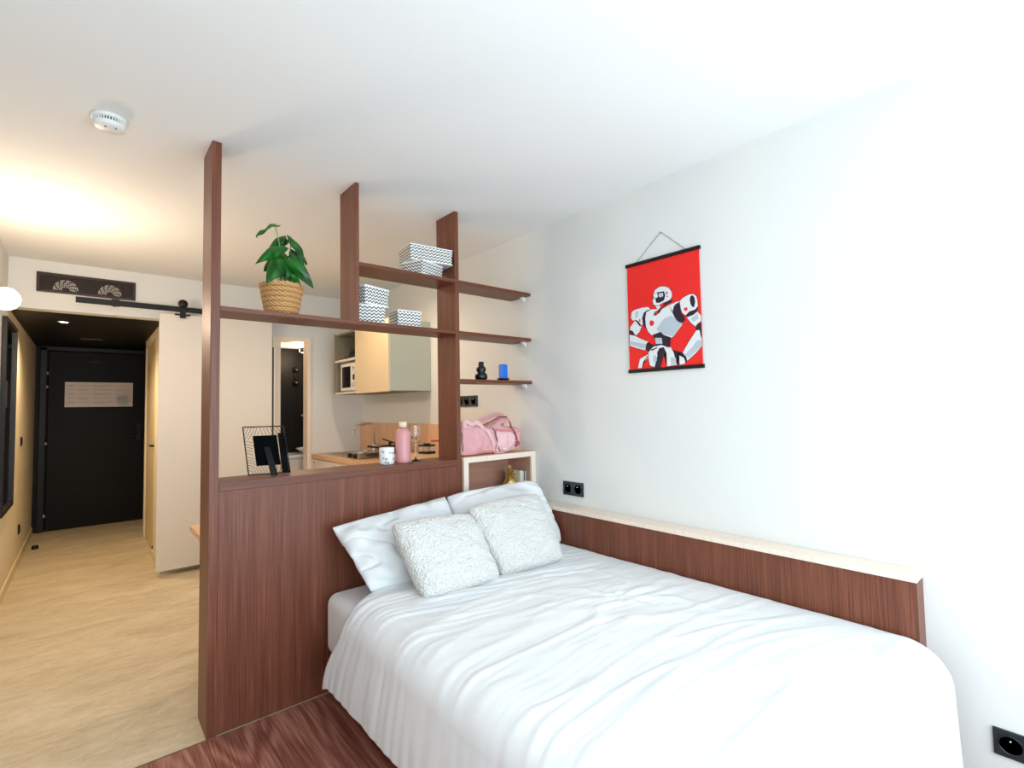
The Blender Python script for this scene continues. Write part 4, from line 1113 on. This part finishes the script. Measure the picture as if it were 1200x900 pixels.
# low cabinet right behind the niche cabinet
lc = thing('low_kitchen_cabinet', 'pale low cabinet with oak top directly behind the divider', 'cabinet', (1.6, .67, 0))
MB().box(1.34, XR-.002, .26, 1.085, .0, .955).build('carcass', pale_lam, lc, bevel=.001)
MB().box(1.322, 1.34, .263, .672, .10, .950).build('door', pale_lam, lc, bevel=.002)
MB().box(1.322, 1.34, .676, 1.082, .10, .950).build('door', pale_lam, lc, bevel=.002)
MB().box(1.315, XR-.016, .25, 1.095, .956, .986).build('top_board', oak_h, lc, bevel=.001)
jr = thing('glass_jar', 'small glass box with black lid and base near the backsplash', 'jar', (1.60, .93, .987))
jx, jy = 1.60, .93
R_ = -.3
MB().box(jx-.042, jx+.042, jy-.05, jy+.05, .987, 1.003, rot=.3).build('jar_base', black_plastic, jr, bevel=.002)
MB().box(jx-.038, jx+.038, jy-.046, jy+.046, 1.003, 1.042, rot=.3).build('jar_glass', mat('tinted_glass', (.85, .85, .85), .05, trans=.9), jr, bevel=.002)
MB().box(jx-.042, jx+.042, jy-.05, jy+.05, 1.042, 1.054, rot=.3).box(jx-.02, jx+.02, jy-.02, jy+.02, 1.054, 1.064, rot=.3).build('jar_lid', black_plastic, jr, bevel=.002)
ws = MB(); ws.tube([(1.66, .80, 1.003), (1.68, .80, 1.07), (1.70, .82, 1.085)], .006, 8).tube([(1.62, .90, 1.082), (1.74, .80, 1.085)], .007, 8)
ws.tube([(1.70, .82, 1.083), (1.72, .79, 1.0), (1.72, .79, .99)], .006, 8)
ws.build('wooden_stand', mat('copper_wood', srgb(176, 100, 50), .5), label='thin orange brown wooden stand behind the glass box', cat='stand')

# desk behind the divider (its end shows left of the tall post)
dk = thing('desk', 'light oak desk top end showing left of the tall post', 'desk', (.4, .45, 0))
MB().box(.030, .95, .215, .70, .712, .742).build('desktop', oak_h, dk, bevel=.002)
for (x, y) in ((.25, .25), (.25, .66), (.90, .25), (.90, .66)):
    MB().box(x-.015, x+.015, y-.015, y+.015, 0, .711).build('leg', black_metal, dk, bevel=.002)

# assumed kitchen ceiling light, unseen, added behind a post to warm the kitchen
downlight(1.09, 1.20, H, 'assumed recessed spotlight added in the kitchen ceiling, hidden behind the divider post', 32, (1, .77, .52), 2.8)

# ------------------------------------------------------------------ bathroom
vn = thing('bathroom_vanity', 'white bathroom drawer unit seen through the narrow doorway', 'cabinet', (1.6, 3.16, 0))
vy0, vy1 = 3.0, 3.38
MB().box(1.12, 1.95, vy0+.02, vy1, .20, .838).build('carcass', pale_lam, vn)
MB().box(1.10, 1.97, vy0-.006, vy1, .84, .872).build('basin_top', cer, vn, bevel=.004)
MB().box(1.125, 1.945, vy0, vy0+.018, .70, .832).build('drawer', pale_lam, vn, bevel=.002)
MB().box(1.125, 1.945, vy0, vy0+.018, .45, .684).build('drawer', pale_lam, vn, bevel=.002)
MB().box(1.125, 1.945, vy0, vy0+.018, .21, .434).build('drawer', pale_lam, vn, bevel=.002)
MB().lathe((1.50, 3.2, .872), [(.10, 0), (.16, .05), (.165, .055), (.155, .055), (.09, .008), (0, .006)], 36).build('basin_bowl', cer, vn)
sm_ = thing('shower_mixer', 'dark wall fitting with two shiny spots on the black bathroom wall', 'fitting', (1.37, 3.40, 1.7))
fx = 1.385
for z in (1.645, 1.79):
    MB().lathe((fx, 3.40, z), [(.034, 0), (.034, .010), (.026, .016), (.020, .045), (0, .05)], 28, M=FACE_Y).build('black_dial', black_metal, sm_)
    MB().lathe((fx+.004, 3.352, z), [(.008, 0), (.007, .006), (0, .008)], 18, M=FACE_Y).build('chrome_button', chrome, sm_)
MB().cyl((fx, 3.385, 1.645), (fx, 3.385, 1.79), .010).build('connecting_pipe', black_metal, sm_)
MB().box(1.45, 1.62, 3.28, 3.40, 1.27, 1.29).build('wall_shelf', oak_h, label='small oak shelf on the black bathroom wall', cat='shelf', bevel=.002)
bl = thing('bathroom_light', 'small bright light at the top of the bathroom doorway', 'light', (1.44, 3.2, 1.99))
MB().cyl((1.42, 3.24, 2.028), (1.42, 3.24, 2.0), .010).cyl((1.39, 3.24, 1.995), (1.47, 3.20, 1.995), .022, 16).build('light_housing', black_metal, bl)
MB().cyl((1.385, 3.2425, 1.995), (1.39, 3.24, 1.995), .018, 16).cyl((1.40, 3.235, 1.978), (1.46, 3.205, 1.978), .008, 12).build('lit_lens', mat('lens2', (1, .9, .8), .4, emit=(1, .86, .62), es=8), bl)
